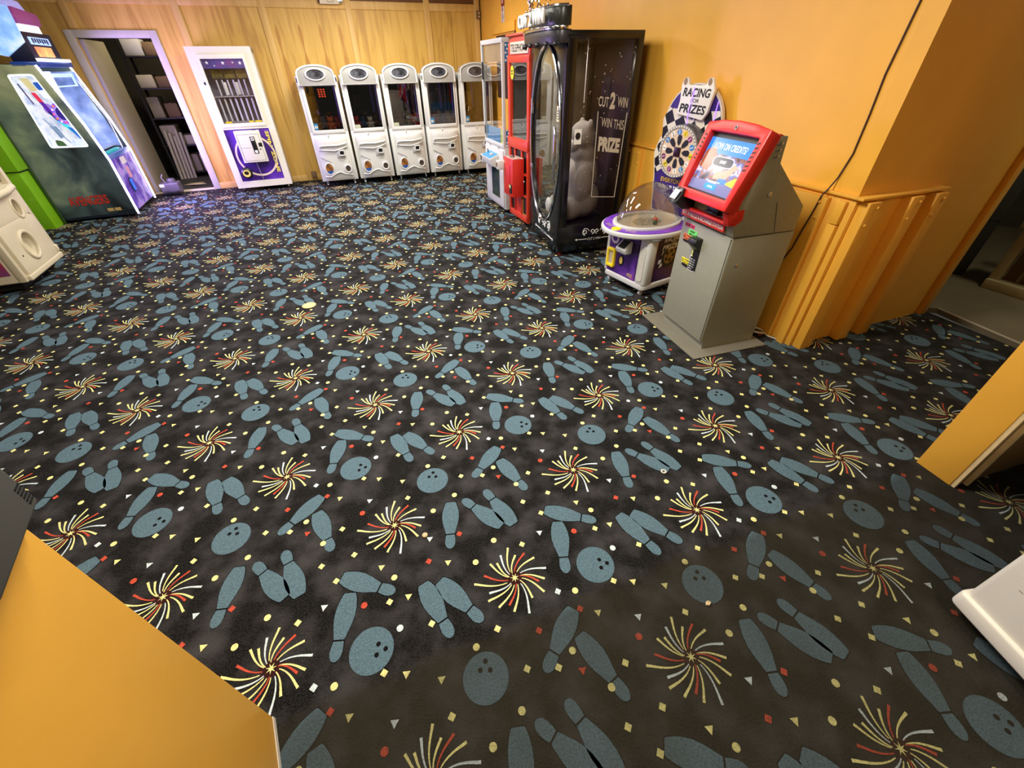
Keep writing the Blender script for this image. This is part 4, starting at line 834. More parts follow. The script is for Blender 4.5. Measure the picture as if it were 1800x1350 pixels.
# bowed canopy with raised letters and a silver crown
def bow(s0, s1, d, n=24): return [((s0+s1)/2 - (s1-s0)/2*math.cos(PI*i/n), -d*math.sin(PI*i/n)**.75) for i in range(n+1)]
cn = MB().prism(bow(0.01, .96, .16) + [(.96, .03), (.01, .03)], 1.775, 1.862, 'z').build('canopy_lower', mat('dark_steel', (52, 50, 52), .35, metal=.3), t, .003)
MB().prism(bow(-.005, .975, .175) + [(.975, .0), (-.005, 0)], 1.862, 1.885, 'z').build('canopy_trim', CHROME, cn, .003)
cu_ = MB().prism(bow(.12, .95, .14) + [(.95, .03), (.12, .03)], 1.885, 2.005, 'z').build('canopy_upper', mat('dark_green_black', (44, 46, 40), .3, metal=.3), t, .003)
MB().tube([(x, y, 2.006) for x, y in bow(.12, .95, .14)], .010, 8).build('top_trim', CHROME, cu_)
for i in range(7):
    x, y = bow(.03, .94, .165, 8)[i+1]; MB().ell((x, y - .004, 1.772), (.022, .018, .018), 8, 6).build('drop', BLACK, cn)
text('lettering', 'CUT 2 WIN', WPRINT, t, (.54, -.178, 1.945), (1,.0,0), (0,0,1), width=.72, height=.095, ext=.02, bold=.02)
mb = MB()
def sp(cx, cz, r, sg, y): return [(cx + sg*r*(1-.7*i/18)*math.cos(-PI/2 + 2.4*PI*i/18), y, cz + r*(1-.7*i/18)*math.sin(-PI/2 + 2.4*PI*i/18)) for i in range(19)]
for k, (cx, r, sg) in enumerate(((.22, .055, 1), (.34, .045, -1), (.44, .07, 1), (.56, .07, -1), (.68, .045, 1), (.80, .055, -1))): mb.tube(sp(cx, 2.10, r, sg, -.10), .006, 6)
mb.tube([(.14, -.05, 2.01), (.16, -.08, 2.25)], .02, 8); mb.tube([(.5, -.12, 2.15), (.5, -.12, 2.30)], .01, 8)
for x in (.20, .30, .40, .50, .60, .70, .80): mb.ell((x, -.12, 2.02), (.010, .010, .012), 8, 6)
mb.build('crown', mat('silver', (200, 188, 168), .25, metal=1.0), t)
for (x, y) in ((.06, .06), (W_-.06, .06), (.06, D_-.06), (W_-.06, D_-.06)): MB().lathe([(.022, 0), (.024, .01), (.012, .02), (.012, .055)], (x, y, 0), 12).build('foot', mat('red_foot', (150, 40, 30), .5), t)
bx('fill_strip', mat('strip_lit', (255, 244, 226), .4, emit=2.0), t, .15, W_-.12, .06, .09, 1.785, 1.798)  # glowing strip and area lamp added under the roof to brighten the plush
la = bpy.data.lights.new('prize_fill_lamp', 'AREA'); la.shape = 'RECTANGLE'; la.size = .7; la.size_y = .05; la.energy = 8; la.color = (1, .95, .86)
lo_ = bpy.data.objects.new('prize_fill_lamp', la); col.objects.link(lo_); lo_.parent = t; lo_.location = (.5, .10, 1.775)
# large plush sitting inside
def local(x, y, z): v = Matrix.Rotation(R(CRZ), 4, 'Z') @ Vector((x, y, 0)); return (CX + v.x, CY + v.y, z)
def soft(name, parts, m, vox=.012):
    mb = MB()
    for c, r in parts: mb.ell(c, r, 20, 12)
    me = mb.mesh(name); o = bpy.data.objects.new(name, me); col.objects.link(o)
    md = o.modifiers.new('r', 'REMESH'); md.mode = 'VOXEL'; md.voxel_size = vox; ms = o.modifiers.new('s', 'SMOOTH'); ms.iterations = 6; ms.factor = .6
    bpy.context.view_layer.update(); me2 = bpy.data.meshes.new_from_object(o.evaluated_get(bpy.context.evaluated_depsgraph_get())); o.modifiers.clear(); o.data = me2
    me2.materials.clear(); me2.materials.append(m); me2.polygons.foreach_set('use_smooth', [True]*len(me2.polygons)); return o
FUR = mat('grey_plush', (142, 140, 135), .95, var=.12, scale=60, bump=.5, bscale=180); FURW = mat('white_plush', (200, 198, 192), .95, bump=.5, bscale=180)
pr = thing('big_plush', 'big grey and white sitting plush animal inside the black prize machine', 'plush toy', (CX, CY, .309), CRZ)
b_ = soft('body', [((.66, .36, .20), (.23, .19, .20)), ((.66, .35, .42), (.19, .165, .22)), ((.66, .345, .60), (.145, .13, .13)), ((.66, .33, .76), (.135, .13, .14)), ((.78, .18, .12), (.10, .16, .115)), ((.54, .18, .12), (.10, .16, .115)), ((.83, .30, .36), (.075, .10, .18)), ((.49, .30, .36), (.075, .10, .18)), ((.76, .36, .87), (.035, .03, .05)), ((.56, .36, .87), (.035, .03, .05))], FUR); b_.parent = pr
b2 = soft('belly', [((.66, .245, .35), (.15, .09, .24)), ((.66, .235, .70), (.08, .05, .07)), ((.78, .045, .12), (.07, .03, .08)), ((.54, .045, .12), (.07, .03, .08))], FURW); b2.parent = pr
tg = bx('tag', WPRINT, t, W_-.003, W_-.0015, .115, .185, 1.05, 1.17)
MB().prism(elp(.150, 1.115, .026, .030, 16), W_-.0015, W_-.0008, 'x').build('tag_face', KPRINT, tg)
bx('blue_notice', mat('blue_notice', (96, 140, 190), .5), t, W_-.16, W_-.15, .10, .145, .66, .80)

# ---------------------------------------------------------------- racing prize wheel machine
t = thing('wheel_machine', 'purple and white prize machine with a clear dome and a checkered wheel sign', 'prize machine', (0.888, 3.72, 0), -59.6)
MW, MD_ = .504, .52
PV2 = multi_mat('purple_race_print', [(.3, (36, 14, 70)), (.5, (76, 34, 124)), (.62, (110, 60, 160)), (.78, (160, 60, 150))], 4.5, rough=.3, dist=.6)
PDK = multi_mat('purple_side_print', [(.3, (40, 14, 50)), (.55, (76, 40, 96)), (.75, (96, 64, 140))], 2.6, rough=.3, dist=.5)
MB().prism(rpoly(rect(0, MW, 0, MD_), .05, 5), .06, .115, 'z').build('base', WHITE, t, .012, 3)
MB().prism(rpoly(rect(.012, MW-.012, .012, MD_-.012), .03, 4), .11, .53, 'z').build('body', PDK, t)
bx('front_print', PV2, t, .03, .385, .004, .014, .118, .50)
ps = MB().prism(rpoly(rect(.385, .505, .0, .11), .035, 5), .11, .50, 'z').build('corner_post', WHITE, t, .006)
MB().prism(rpoly(rect(.415, .475, .14, .44), .029, 6), -.006, .002).build('light_slot', mat('frosted_slot', (206, 204, 190), .5, var=.06, scale=30), ps)
MB().prism(rpoly(rect(.0, .045, .0, .09), .02, 4), .11, .50, 'z').build('corner_post', WHITE, t, .006)
MB().lathe([(.05, 0), (.075, .04), (.11, .07)], (.43, .07, .44), 20).build('bracket', WHITE, t); MB().lathe([(.04, 0), (.06, .04), (.08, .07)], (.06, .08, .44), 20).build('bracket', WHITE, t)
tc_ = (.23, .215)
def elz(rx, ry, n=48): return [(tc_[0] + rx*math.cos(2*PI*i/n), tc_[1] + ry*math.sin(2*PI*i/n)) for i in range(n)]
tt = MB().prism(elz(.335, .42), .515, .555, 'z').build('table', WHITE, t, .012, 3)
MB().ring(elz(.318, .403), elz(.235, .315), .556, .560, 'z').build('table_print', multi_mat('table_purple', [(.3, (84, 30, 150)), (.55, (120, 62, 196)), (.75, (170, 90, 210))], 4), tt)
MB().ring(elz(.245, .325), elz(.205, .285), .55, .578, 'z').build('dome_ring', WHITE, tt, .006)
MB().ring(elz(.208, .288), elz(.098, .138), .554, .5565, 'z').build('bowl', mat('bowl_white', (206, 200, 188), .3), tt); MB().prism(elz(.10, .14), .554, .5575, 'z').build('bowl_centre', mat('bowl_candy', (120, 116, 96), .4, rgb2=(200, 196, 180), scale=30), tt)
dm = []
for i in range(11):
    a = PI/2 * i / 10; dm.append((math.cos(a), .578 + .29*math.sin(a)))
vs = [(tc_[0] + .215*r_*math.cos(2*PI*j/36), tc_[1] + .295*r_*math.sin(2*PI*j/36), z_) for r_, z_ in dm for j in range(36)]
MB().add(vs, [(i*36+j, i*36+(j+1) % 36, (i+1)*36+(j+1) % 36, (i+1)*36+j) for i in range(10) for j in range(36)]).build('dome', glass('dome_plastic', (232, 228, 220), .45), t)
bl = MB()
for k, (x, y, m_) in enumerate(((.28, .26, 'ball_red'), (.33, .20, 'ball_green'), (.22, .30, 'ball_white'))): MB().ell((x, y, .577), (.02, .02, .02), 12, 8).build('ball', mat(m_, {'ball_red': (214, 84, 60), 'ball_green': (50, 80, 50), 'ball_white': (200, 196, 184)}[m_], .3), t)
MB().lathe([(0, .012), (.036, .010), (.042, 0)], (.245, -.15, .558), 20).build('push_button', mat('btn_yellow', (238, 218, 30), .3), tt)
for (x, y, a) in ((.13, -.12, 25), (.36, -.10, -28)):
    u = (math.cos(R(a)), math.sin(R(a)), 0); text('lettering', 'PUSH THE\nBUTTON', mat('pale_yellow_print', (226, 210, 140), .5), tt, (x, y, .562), (math.cos(R(-a*.6)), math.sin(R(-a*.6)), 0), (-math.sin(R(-a*.6)), math.cos(R(-a*.6)), 0), width=.09, height=.04)
yf = MB().ring(rpoly(rect(.035, .135, .16, .33), .02, 5), rpoly(rect(.055, .115, .185, .305), .008, 5), -.02, .012).build('prize_door_frame', mat('frame_yellow', (240, 210, 30), .35), t, .005); bx('prize_flap', mat('flap_pale', (196, 182, 150), .3), yf, .05, .12, -.006, .0, .18, .31)
MB().ring(elp(.10, .42, .048, .048, 24), elp(.10, .42, .028, .028, 24), 0.0, .006).build('printed_wheel', mat('wheel_grey', (190, 186, 196), .4), t)
cr = MB().prism([(.0, .34), (-.075, .345), (-.09, .385), (.0, .45)], .20, .32, 'x').build('card_reader', WHITE, t, .010, 3); MB().prism([(-.083, .398), (-.014, .447), (-.010, .444), (-.08, .394)], .222, .298, 'x').build('reader_screen', mat('reader_dark', (40, 42, 40), .2), cr)
MB().ring(elp(.205, .25, .034, .050, 20), elp(.205, .25, .02, .034, 20), -.001, .006).build('mini_tyre', BLACK, t); MB().prism(elp(.205, .25, .022, .036, 20), -.0, .006).build('mini_hub', mat('hub_tan', (210, 180, 90), .5), t)
text('lettering', 'PRIZE', mat('tiny_gold', (230, 200, 90), .5), t, (.33, .002, .15), (1,0,0), (0,0,1), width=.06, height=.03)
# printed side (towards the kiosk)
XS = MW - .010
tyre = MB().ring(elp(.27, .33, .095, .095, 32), elp(.27, .33, .068, .068, 32), XS, XS + .004, 'x').build('printed_tyre', mat('tyre_dark', (34, 30, 30), .6), t); MB().prism(elp(.27, .33, .068, .068, 28), XS, XS + .003, 'x').build('printed_rim', mat('rim_gold', (150, 120, 70), .4), tyre)
for k in range(5): a = 2*PI*k/5; MB().prism(elp(.27 + .042*math.cos(a), .33 + .042*math.sin(a), .016, .016, 10), XS + .003, XS + .0045, 'x').build('rim_hole', KPRINT, tyre)
for k in range(5):
    for j in range(2):
        y_ = .135 + .03*j + .012*k; z_ = .24 + .036*k
        MB().prism([(y_, z_), (y_ + .03, z_ + .012), (y_ + .036, z_ + .046), (y_ + .006, z_ + .034)], XS, XS + .003, 'x').build('flag_check', WPRINT if (k + j) % 2 else KPRINT, t)
text('lettering', 'RACING', WPRINT, t, (XS + .003, .27, .475), (0,1,0), (0,0,1), width=.20, height=.036, bold=.02, shear=.2); text('lettering', 'FOR', WPRINT, t, (XS + .003, .29, .445), (0,1,0), (0,0,1), width=.05, height=.016, shear=.2); text('lettering', 'PRIZES', WPRINT, t, (XS + .005, .27, .412), (0,1,0), (0,0,1), width=.22, height=.042, bold=.02, shear=.2)
casters(t, [(.05, .05), (MW-.06, .05), (.05, MD_-.06), (MW-.06, MD_-.06)], .022, WHITE)
# sign board with the wheel
SY = .52
arc = [(.225 + .27*math.cos(R(a_)), 1.255 + .26*math.sin(R(a_))) for a_ in range(160, 15, -12)]
board = [(-.02, .56), (-.06, .84), (-.10, 1.02), (-.075, 1.10), (-.045, 1.16), (-.055, 1.26)] + arc + [(.505, 1.26), (.495, 1.16), (.525, 1.10), (.55, 1.02), (.51, .84), (.47, .56)]
sb = MB().prism(rpoly(board, .012, 3), SY, SY + .03).build('sign_board', mat('sign_edge', (214, 204, 190), .4), t)
inner = [((x - .225)*.955 + .225, (z - 1.05)*.975 + 1.05) for x, z in board]
MB().prism(rpoly(inner, .012, 3), SY - .003, SY + .001).build('sign_print', mat('sign_purple', (58, 36, 120), .35, var=.2, scale=4), sb)
flag = [(-.05, .86), (-.088, 1.02), (-.06, 1.10), (-.04, 1.16), (-.058, 1.27), (-.01, 1.35), (.10, 1.34), (.225, 1.28), (.35, 1.34), (.46, 1.35), (.508, 1.27), (.49, 1.16), (.51, 1.10), (.538, 1.02), (.50, .86), (.40, .93), (.225, .96), (.05, .93)]
MB().prism(flag, SY - .005, SY - .002).build('checkered_flag', checker_mat('flag_checks', (222, 214, 200), (16, 15, 18), 13.0, .10), sb)
wc = (.225, 1.065); hs = MB().lathe([(.165, -.09), (.185, -.085), (.192, -.05), (.192, -.004)], (wc[0], SY, wc[1]), 40, 'y').build('wheel_housing', mat('housing_grey', (84, 82, 84), .25), sb)
wd = MB().lathe([(0, -.094), (.168, -.094), (.168, -.088)], (wc[0], SY, wc[1]), 40, 'y').build('wheel_disc', mat('wheel_cream', (214, 190, 160), .4), sb)
MB().ring(elp(*wc, .186, .186, 48), elp(*wc, .165, .165, 48), SY - .099, SY - .088).build('rim', mat('rim_grey', (150, 148, 146), .3), wd)
dots = MB()
for k in range(44): a = 2*PI*k/44; dots.lathe([(0, -.003), (.0065, -.001), (.0065, .001)], (wc[0] + .1755*math.cos(a), SY - .100, wc[1] + .1755*math.sin(a)), 6, 'y')
db = dots.build('rim_bulbs', mat('bulb_white', (240, 232, 214), .4), wd); db['kind'] = 'stuff'
NUMC = [(40, 120, 190), (230, 200, 30), (130, 50, 110), (40, 130, 200), (226, 206, 40), (236, 230, 220), (60, 130, 180), (236, 230, 220), (120, 50, 110), (220, 200, 40), (110, 40, 90), (236, 230, 220), (50, 120, 180), (236, 230, 220)]
for k in range(14):
    a = PI/2 - 2*PI*k/14 + .1; cx, cz = wc[0] + .138*math.cos(a), wc[1] + .138*math.sin(a)
    MB().prism(elp(cx, cz, .021, .021, 12), SY - .0965, SY - .093).build('number_spot', mat(f'spot_{NUMC[k]}', NUMC[k], .4), wd); text('number', '2' if k in (13, 4) else '1' if k % 3 else '3', KPRINT if NUMC[k][0] > 200 else WPRINT, wd, (cx, SY - .098, cz), (math.sin(a),0,-math.cos(a)), (math.cos(a),0,math.sin(a)), height=.028)
for k in range(8):
    a = PI/2 - 2*PI*k/8; cx, cz = wc[0] + .082*math.cos(a), wc[1] + .082*math.sin(a); u = Vector((math.cos(a), math.sin(a))); n = Vector((-u.y, u.x))
    MB().prism([(cx + u.x*r1 + n.x*r2, cz + u.y*r1 + n.y*r2) for r1, r2 in ((-.038, 0), (-.018, .017), (.02, .022), (.036, .012), (.036, -.012), (.02, -.022), (-.018, -.017))], SY - .097, SY - .093).build('wheel_slot', KPRINT, wd)
bx('wheel_centre', mat('centre_dark', (40, 16, 26), .3), wd, wc[0] - .032, wc[0] + .032, SY - .102, SY - .094, wc[1] - .034, wc[1] + .034, .003)
lg = MB().prism(rpoly([(.09, 1.315), (.345, 1.285), (.375, 1.33), (.40, 1.47), (.385, 1.50), (.365, 1.545), (.33, 1.545), (.315, 1.50), (.16, 1.50), (.145, 1.545), (.11, 1.545), (.095, 1.50), (.105, 1.40)], .012, 3), SY - .04, SY - .012).build('logo_plate', mat('logo_white', (232, 228, 220), .4), sb, .003)
for x in (.127, .348): MB().prism(elp(x, 1.522, .016, .022, 16), SY - .044, SY - .039).build('lamp_disc', mat('lamp_tan', (150, 124, 92), .4), lg)
text('lettering', 'RACING', KPRINT, lg, (.248, SY - .042, 1.455), (1,0,-.02), (0,0,1), width=.25, height=.055, bold=.025, shear=.15); text('lettering', 'FOR', KPRINT, lg, (.245, SY - .042, 1.405), (1,0,-.02), (0,0,1), width=.075, height=.024, shear=.15, bold=.01); text('lettering', 'PRIZES', KPRINT, lg, (.238, SY - .042, 1.352), (1,0,-.04), (0,0,1), width=.245, height=.058, bold=.025, shear=.15)
text('lettering', 'EVERYONE GETS', mat('gold_print', (214, 180, 60), .5), sb, (.215, SY - .006, .83), (1,0,0), (0,0,1), width=.36, height=.036, bold=.02); text('lettering', 'WIN UP TO 5 PRIZES', WPRINT, sb, (.215, SY - .006, .775), (1,0,0), (0,0,1), width=.40, height=.034, bold=.02)
VIO = mat('violet_wire', (150, 110, 240), .4, emit=1.5, ecol=(150, 110, 240))
MB().tube([(.225, SY - .05, 1.49), (.235, SY - .06, 1.42), (.222, SY - .06, 1.34), (.225, SY - .05, 1.25)], .0035, 6).build('glow_wire', VIO, sb); MB().tube([(.435, SY - .012, 1.41), (.43, SY - .012, 1.33), (.432, SY - .012, 1.24)], .0035, 6).build('glow_wire', VIO, sb)
MB().lathe([(.03, 0), (.03, .09)], (.10, SY - .005, .49), 10).build('sign_stay', WHITE, t); MB().lathe([(.03, 0), (.03, .09)], (.38, SY - .005, .49), 10).build('sign_stay', WHITE, t)

# ---------------------------------------------------------------- card recharge kiosk
t = thing('recharge_kiosk', 'grey self-service kiosk with a red-framed touch screen on the orange wall', 'kiosk', (1.187 + .06*math.cos(R(-74)), 2.968 + .06*math.sin(R(-74)), 0), -74)
QW, QD = .485, .46
KG = mat('kiosk_grey', (142, 142, 125), .42, var=.04, scale=40, bump=.04, bscale=200); KGD = mat('kiosk_plate', (120, 116, 102), .5, var=.04, scale=6)
MB().prism([(-.10, -.10), (QW + .09, -.10), (QW + .09, QD + .05), (-.10, QD + .05)], .0025, .008, 'z').build('floor_plate', KGD, t)
bx('toe_box', KG, t, .005, QW-.005, .03, QD, .008, .075)
MB().prism(rpoly(rect(0, QW, 0, QD), [.012, .016, .006, .006], 4), .07, .795, 'z').build('lower_cabinet', KG, t, .003)
for x in (QW - .012,): bx('door_seam', mat('seam_dark', (60, 58, 52), .6), t, x, x + .004, -.001, .002, .08, .79)
prof = [(0, .80), (QD, .80), (QD - .01, .945), (.165, 1.19), (.155, 1.32), (.05, 1.325), (-.02, .98), (-.02, .86)]
MB().prism(prof, 0.002, QW - .002, 'x').build('upper_cabinet', KG, t, .004)
# red bezel: leaning frame
BZ0, BZ1 = (-.090, .970), (.050, 1.35)
lean = Vector((0, BZ1[0]-BZ0[0], BZ1[1]-BZ0[1])); LH = lean.length; lv = lean.normalized(); ln = Vector((0, -lv.z, lv.y)); lo = Vector((QW/2 + .012, BZ0[0], BZ0[1]))
def lp(x, h, d): return lo + Vector((1,0,0))*x + lv*h + ln*d           # on the leaning front: across, up, out
def lprism(name, pts, d0, d1, m, par, bevel=0):
    n = len(pts); return MB().add([lp(x, h, d0) for x, h in pts] + [lp(x, h, d1) for x, h in pts], [tuple(range(n)), tuple(range(2*n-1, n-1, -1))] + [(i, n+i, n+(i+1) % n, (i+1) % n) for i in range(n)]).build(name, m, par, bevel)
def lring(name, o_, i_, d0, d1, m, par, bevel=0):
    n = len(o_); vs = [lp(*p, d0) for p in o_] + [lp(*p, d0) for p in i_] + [lp(*p, d1) for p in o_] + [lp(*p, d1) for p in i_]; fs = []
    for i in range(n):
        j = (i+1) % n; fs += [(i, n+i, n+j, j), (2*n+i, 2*n+j, 3*n+j, 3*n+i), (i, j, 2*n+j, 2*n+i), (n+i, 3*n+i, 3*n+j, n+j)]
    return MB().add(vs, fs).build(name, m, par, bevel)
hw = .247
outer = [(-hw+.01, -.02), (hw-.01, -.02), (hw, LH*.5), (hw, LH - .008), (.13, LH + .010), (0, LH + .016), (-.13, LH + .010), (-hw, LH - .008), (-hw, LH*.5)]
innr = [(-.195, .035), (.195, .035), (.195, LH*.5), (.195, LH - .052), (.1, LH - .05), (0, LH - .05), (-.1, LH - .05), (-.195, LH - .052), (-.195, LH*.5)]
KR = mat('kiosk_red', (206, 38, 30), .35)
bz = lring('screen_bezel', outer, innr, -.05, .035, KR, t, .008)
lprism('bezel_back', [(-hw+.02, -.02), (hw-.02, -.02), (hw-.02, LH), (-hw+.02, LH)], -.085, -.05, KR, bz)
lprism('screen_well', [(-.2, .03), (.2, .03), (.2, LH - .045), (-.2, LH - .045)], -.02, -.004, mat('well_dark', (40, 36, 34), .4), bz)
SCR = multi_mat('screen_picture', [(.25, (16, 18, 30)), (.40, (52, 44, 70)), (.50, (130, 84, 70)), (.57, (60, 90, 160)), (.66, (190, 176, 190)), (.76, (50, 60, 120))], 16, emit=.4, rough=.15, detail=2)
scn = lprism('screen', [(-.19, .045), (.19, .045), (.19, LH - .075), (-.19, LH - .075)], -.004, .0, SCR, t)
def glow(n, c, e=1.0): return mat(n, c, .2, emit=e * .55)
lprism('screen_header', [(-.19, LH - .155), (.19, LH - .155), (.19, LH - .075), (-.19, LH - .075)], .0, .001, glow('scr_blue', (36, 110, 205), .9), scn)
lprism('screen_floor', [(-.19, .045), (.19, .045), (.19, .115), (-.19, .10)], .0, .0008, glow('scr_violet', (100, 104, 150), .7), scn); lprism('screen_yellow', [(.09, .11), (.19, .10), (.19, .16), (.15, .15)], .0, .0012, glow('scr_yellow', (226, 190, 50), .8), scn)
lprism('screen_hair', [(-.185, .17), (-.10, .15), (-.075, .24), (-.12, .285), (-.18, .26)], .0, .0011, glow('scr_brown', (140, 78, 50), .7), scn); lprism('screen_arm', [(-.02, .12), (.08, .13), (.13, .20), (.10, .215), (.04, .165), (-.03, .16)], .0, .0011, glow('scr_skin', (196, 140, 120), .7), scn); lprism('screen_blue_shirt', [(.02, .10), (.10, .105), (.09, .135), (.03, .13)], .0, .0013, glow('scr_blue2', (50, 110, 190), .8), scn)
lring('start_ring', [(-.085 + .17*a, .185 + .055*b) for a, b in rpoly([(0,0),(1,0),(1,1),(0,1)], .3, 5)], [(-.080 + .16*a, .189 + .047*b) for a, b in rpoly([(0,0),(1,0),(1,1),(0,1)], .3, 5)], .001, .0025, glow('scr_pale', (200, 190, 240), .9), scn); lprism('start_button', [(-.080 + .16*a, .189 + .047*b) for a, b in rpoly([(0,0),(1,0),(1,1),(0,1)], .3, 5)], .001, .002, glow('scr_dark', (26, 22, 44), .5), scn)
WG = glow('scr_white', (240, 244, 255), 1.0)
text('lettering', 'LOW ON CREDITS?', WG, scn, lp(0, LH - .115, .002), (1,0,0), lv, width=.26, height=.034, space=1.02); text('lettering', 'START', WG, scn, lp(0, .2125, .003), (1,0,0), lv, width=.05, height=.016, bold=.02)
lprism('cancel_button', [(-.055, .062), (.045, .062), (.045, .095), (-.055, .095)], .001, .002, glow('scr_blue3', (40, 130, 220), .9), scn); text('lettering', 'CANCEL', WG, scn, lp(-.005, .078, .003), (1,0,0), lv, width=.045, height=.011); lprism('text_line', [(-.065, .105), (.055, .105), (.055, .109), (-.065, .109)], .001, .002, WG, scn); lprism('text_line', [(-.04, .099), (.03, .099), (.03, .102), (-.04, .102)], .001, .002, WG, scn)
for sg in (-1, 1):
    for k in range(7): lprism('vent_slot', [(sg*.203, LH - .075 - .022*k), (sg*.224, LH - .070 - .022*k), (sg*.224, LH - .078 - .022*k), (sg*.203, LH - .083 - .022*k)], .034, .0365, KPRINT, bz)
lg = lring('camera_ring', [(.011*math.cos(2*PI*i/16), LH - .022 + .011*math.sin(2*PI*i/16)) for i in range(16)], [(.007*math.cos(2*PI*i/16), LH - .022 + .007*math.sin(2*PI*i/16)) for i in range(16)], .034, .039, CHROME, bz); lprism('camera_eye', [(.007*math.cos(2*PI*i/12), LH - .022 + .007*math.sin(2*PI*i/12)) for i in range(12)], .034, .037, BLACK, bz)
# red cheeks around the card reader bay
MB().prism([(-.092, .945), (.02, .965), (.03, .90), (-.02, .868), (-.068, .882)], QW - .045, QW + .002, 'x').build('lower_cheek', KR, t, .006); MB().prism([(-.092, .945), (.02, .965), (.03, .90), (-.02, .868), (-.068, .882)], -.012, .045, 'x').build('lower_cheek', KR, t, .006)
MB().prism([(-.062, .872), (-.02, .872), (-.02, .892), (-.058, .889)], .0, QW, 'x').build('lower_sill', KR, t, .005)
bx('bay_plate', KG, t, .045, QW-.055, -.03, -.02, .88, .96); cs = bx('card_slot', BLACK, t, .27, .37, -.060, -.03, .915, .94, .004); bx('slot_lip', BLACK, cs, .26, .38, -.07, -.03, .905, .915, .003); bx('slot_label', mat('label_red', (210, 60, 50), .5), cs, .30, .37, -.034, -.0305, .885, .902)
tb = MB().prism([(-.03, .88), (-.12, .885), (-.175, .935), (-.14, .99), (-.03, .955)], .03, .115, 'x').build('payment_terminal', BLACK, t, .006); ts = MB().prism([(-.183, .925), (-.128, 1.01), (-.118, 1.004), (-.173, .918)], .035, .11, 'x').build('screen_shell', mat('shell_dark', (30, 30, 34), .25), tb, .003)
MB().prism([(-.182, .950), (-.150, .9985), (-.148, .997), (-.180, .949)], .045, .10, 'x').build('lcd', mat('lcd_pale', (200, 206, 210), .3, emit=.3), tb); 
sp_ = bx('station_sign', mat('sign_red', (214, 52, 46), .4), t, .0, .42, -.026, -.018, .815, .862, .003); text('lettering', 'BUY, ANALYZE & RECHARGE STATION', WPRINT, sp_, (.21, -.0275, .838), (1,0,0), (0,0,1), width=.40, height=.028, bold=.02)
def sticker(x0, x1, z0, z1, c, lines, ink=KPRINT, icon=True):
    s_ = bx('sticker', mat(f'stk_{c}', c, .5), t, x0, x1, -.0025, 0.001, z0, z1); n = len(lines)
    for i, l in enumerate(lines):
        zz = z1 - (i + .5)*(z1-z0)/n; text('lettering', l, ink, s_, ((x0+x1)/2 + (.012 if icon else 0), -.004, zz), (1,0,0), (0,0,1), width=(x1-x0)*.62, height=(z1-z0)/n*.62, bold=.02)
    if icon: MB().ring(elp(x0 + .014, (z0+z1)/2, .008, .010, 14), elp(x0 + .014, (z0+z1)/2, .005, .007, 14), -.004, -.002).build('icon', ink, s_)
    return s_
sticker(.035, .135, .752, .775, (206, 70, 110), ['INSERT CARD'], mat('dark_ink', (90, 20, 40)), True); sticker(.085, .175, .705, .742, (110, 220, 110), ['INSERT', 'BILLS'], icon=False); sticker(.045, .145, .668, .704, (232, 120, 70), ['TAKE', 'RECEIPT'])
bx('receipt_slot', BLACK, t, .055, .125, -.006, .002, .655, .668); bv = MB().prism([(0, .72), (-.05, .715), (-.06, .69), (-.035, .66), (0, .63)], .165, .245, 'x').build('bill_acceptor', BLACK, t, .004); bx('bezel_plate', BLACK, bv, .185, .245, -.004, .002, .50, .66)
sticker(.170, .225, .588, .640, (222, 222, 120), ['CASH', 'ONLY'], icon=False)
st = bx('notice', KPRINT, t, .168, .230, -.003, .001, .49, .585); 
for k in range(5): bx('notice_line', WPRINT, st, .178, .222 if k else .21, -.004, -.003, .50 + .016*k, .508 + .016*k)
frame_ring('notice_border', WPRINT, st, (.166, .232, .488, .587), (.169, .229, .491, .584), -.0035, -.001, 0)
sticker(.085, .180, .515, .55, (236, 222, 50), ['TAKE', 'PLAY CARD']); bx('card_out_slot', BLACK, t, .10, .165, -.006, .002, .498, .512)
for x, z in ((QW, .62), (QW, 1.03)):
    lk = MB().lathe([(.014, -.002), (.014, .006), (.009, .010), (0, .011)], (x - .002, .09 if z < .9 else .16, z), 14, 'x').build('side_lock', CHROME, t)
mb = MB()
for dz in (-.03, .0, .03): mb.tube([(QW, .10, 1.25 + dz), (QW + .012, .115, 1.255 + dz), (QW, .13, 1.26 + dz)], .004, 6)
mb.build('cable_clips', CHROME, t)
MB().tube([(QW - .001, .0, .80), (QW - .001, .28, .80)], .002, 6).build('seam', mat('seam_dark', (60,58,52)), t); MB().tube([(QW-.001, .30, .80), (QW-.001, .24, .98)], .0015, 6).build('seam', mat('seam_dark', (60,58,52)), t)

# ================================================================ smaller things
# cable running down the orange wall
def rwp(tt, z, y=-.012): v = Matrix.Rotation(R(RWA), 4, 'Z') @ Vector((tt, y, 0)); return (-0.44 + v.x, 9.72 + v.y, z)
wire = MB().tube([rwp(7.50, 2.84, -.006), rwp(7.494, 1.85, -.006), rwp(7.488, 1.70, -.008), rwp(7.480, 1.57, -.006), rwp(7.490, 1.40, -.006), rwp(7.494, 1.21, -.006), rwp(7.470, 1.08, -.010), rwp(7.462, 1.02, -.04), rwp(7.45, .98, -.056), rwp(7.44, .90, -.056), rwp(7.42, .78, -.056), rwp(7.40, .64, -.056), rwp(7.33, .45, -.056), rwp(7.22, .25, -.030), rwp(7.15, .02, -.03)], .0045, 8).build('wall_cable', mat('cable_dark', (56, 28, 18), .5))
tag(wire, 'thin dark cable hanging down the orange wall near its corner', 'cable')
def fwp(u, z, y=-.02): v = Matrix.Rotation(R(FWA), 4, 'Z') @ Vector((u, y, 0)); return Vector((v.x, 9.8933861 + v.y, z))
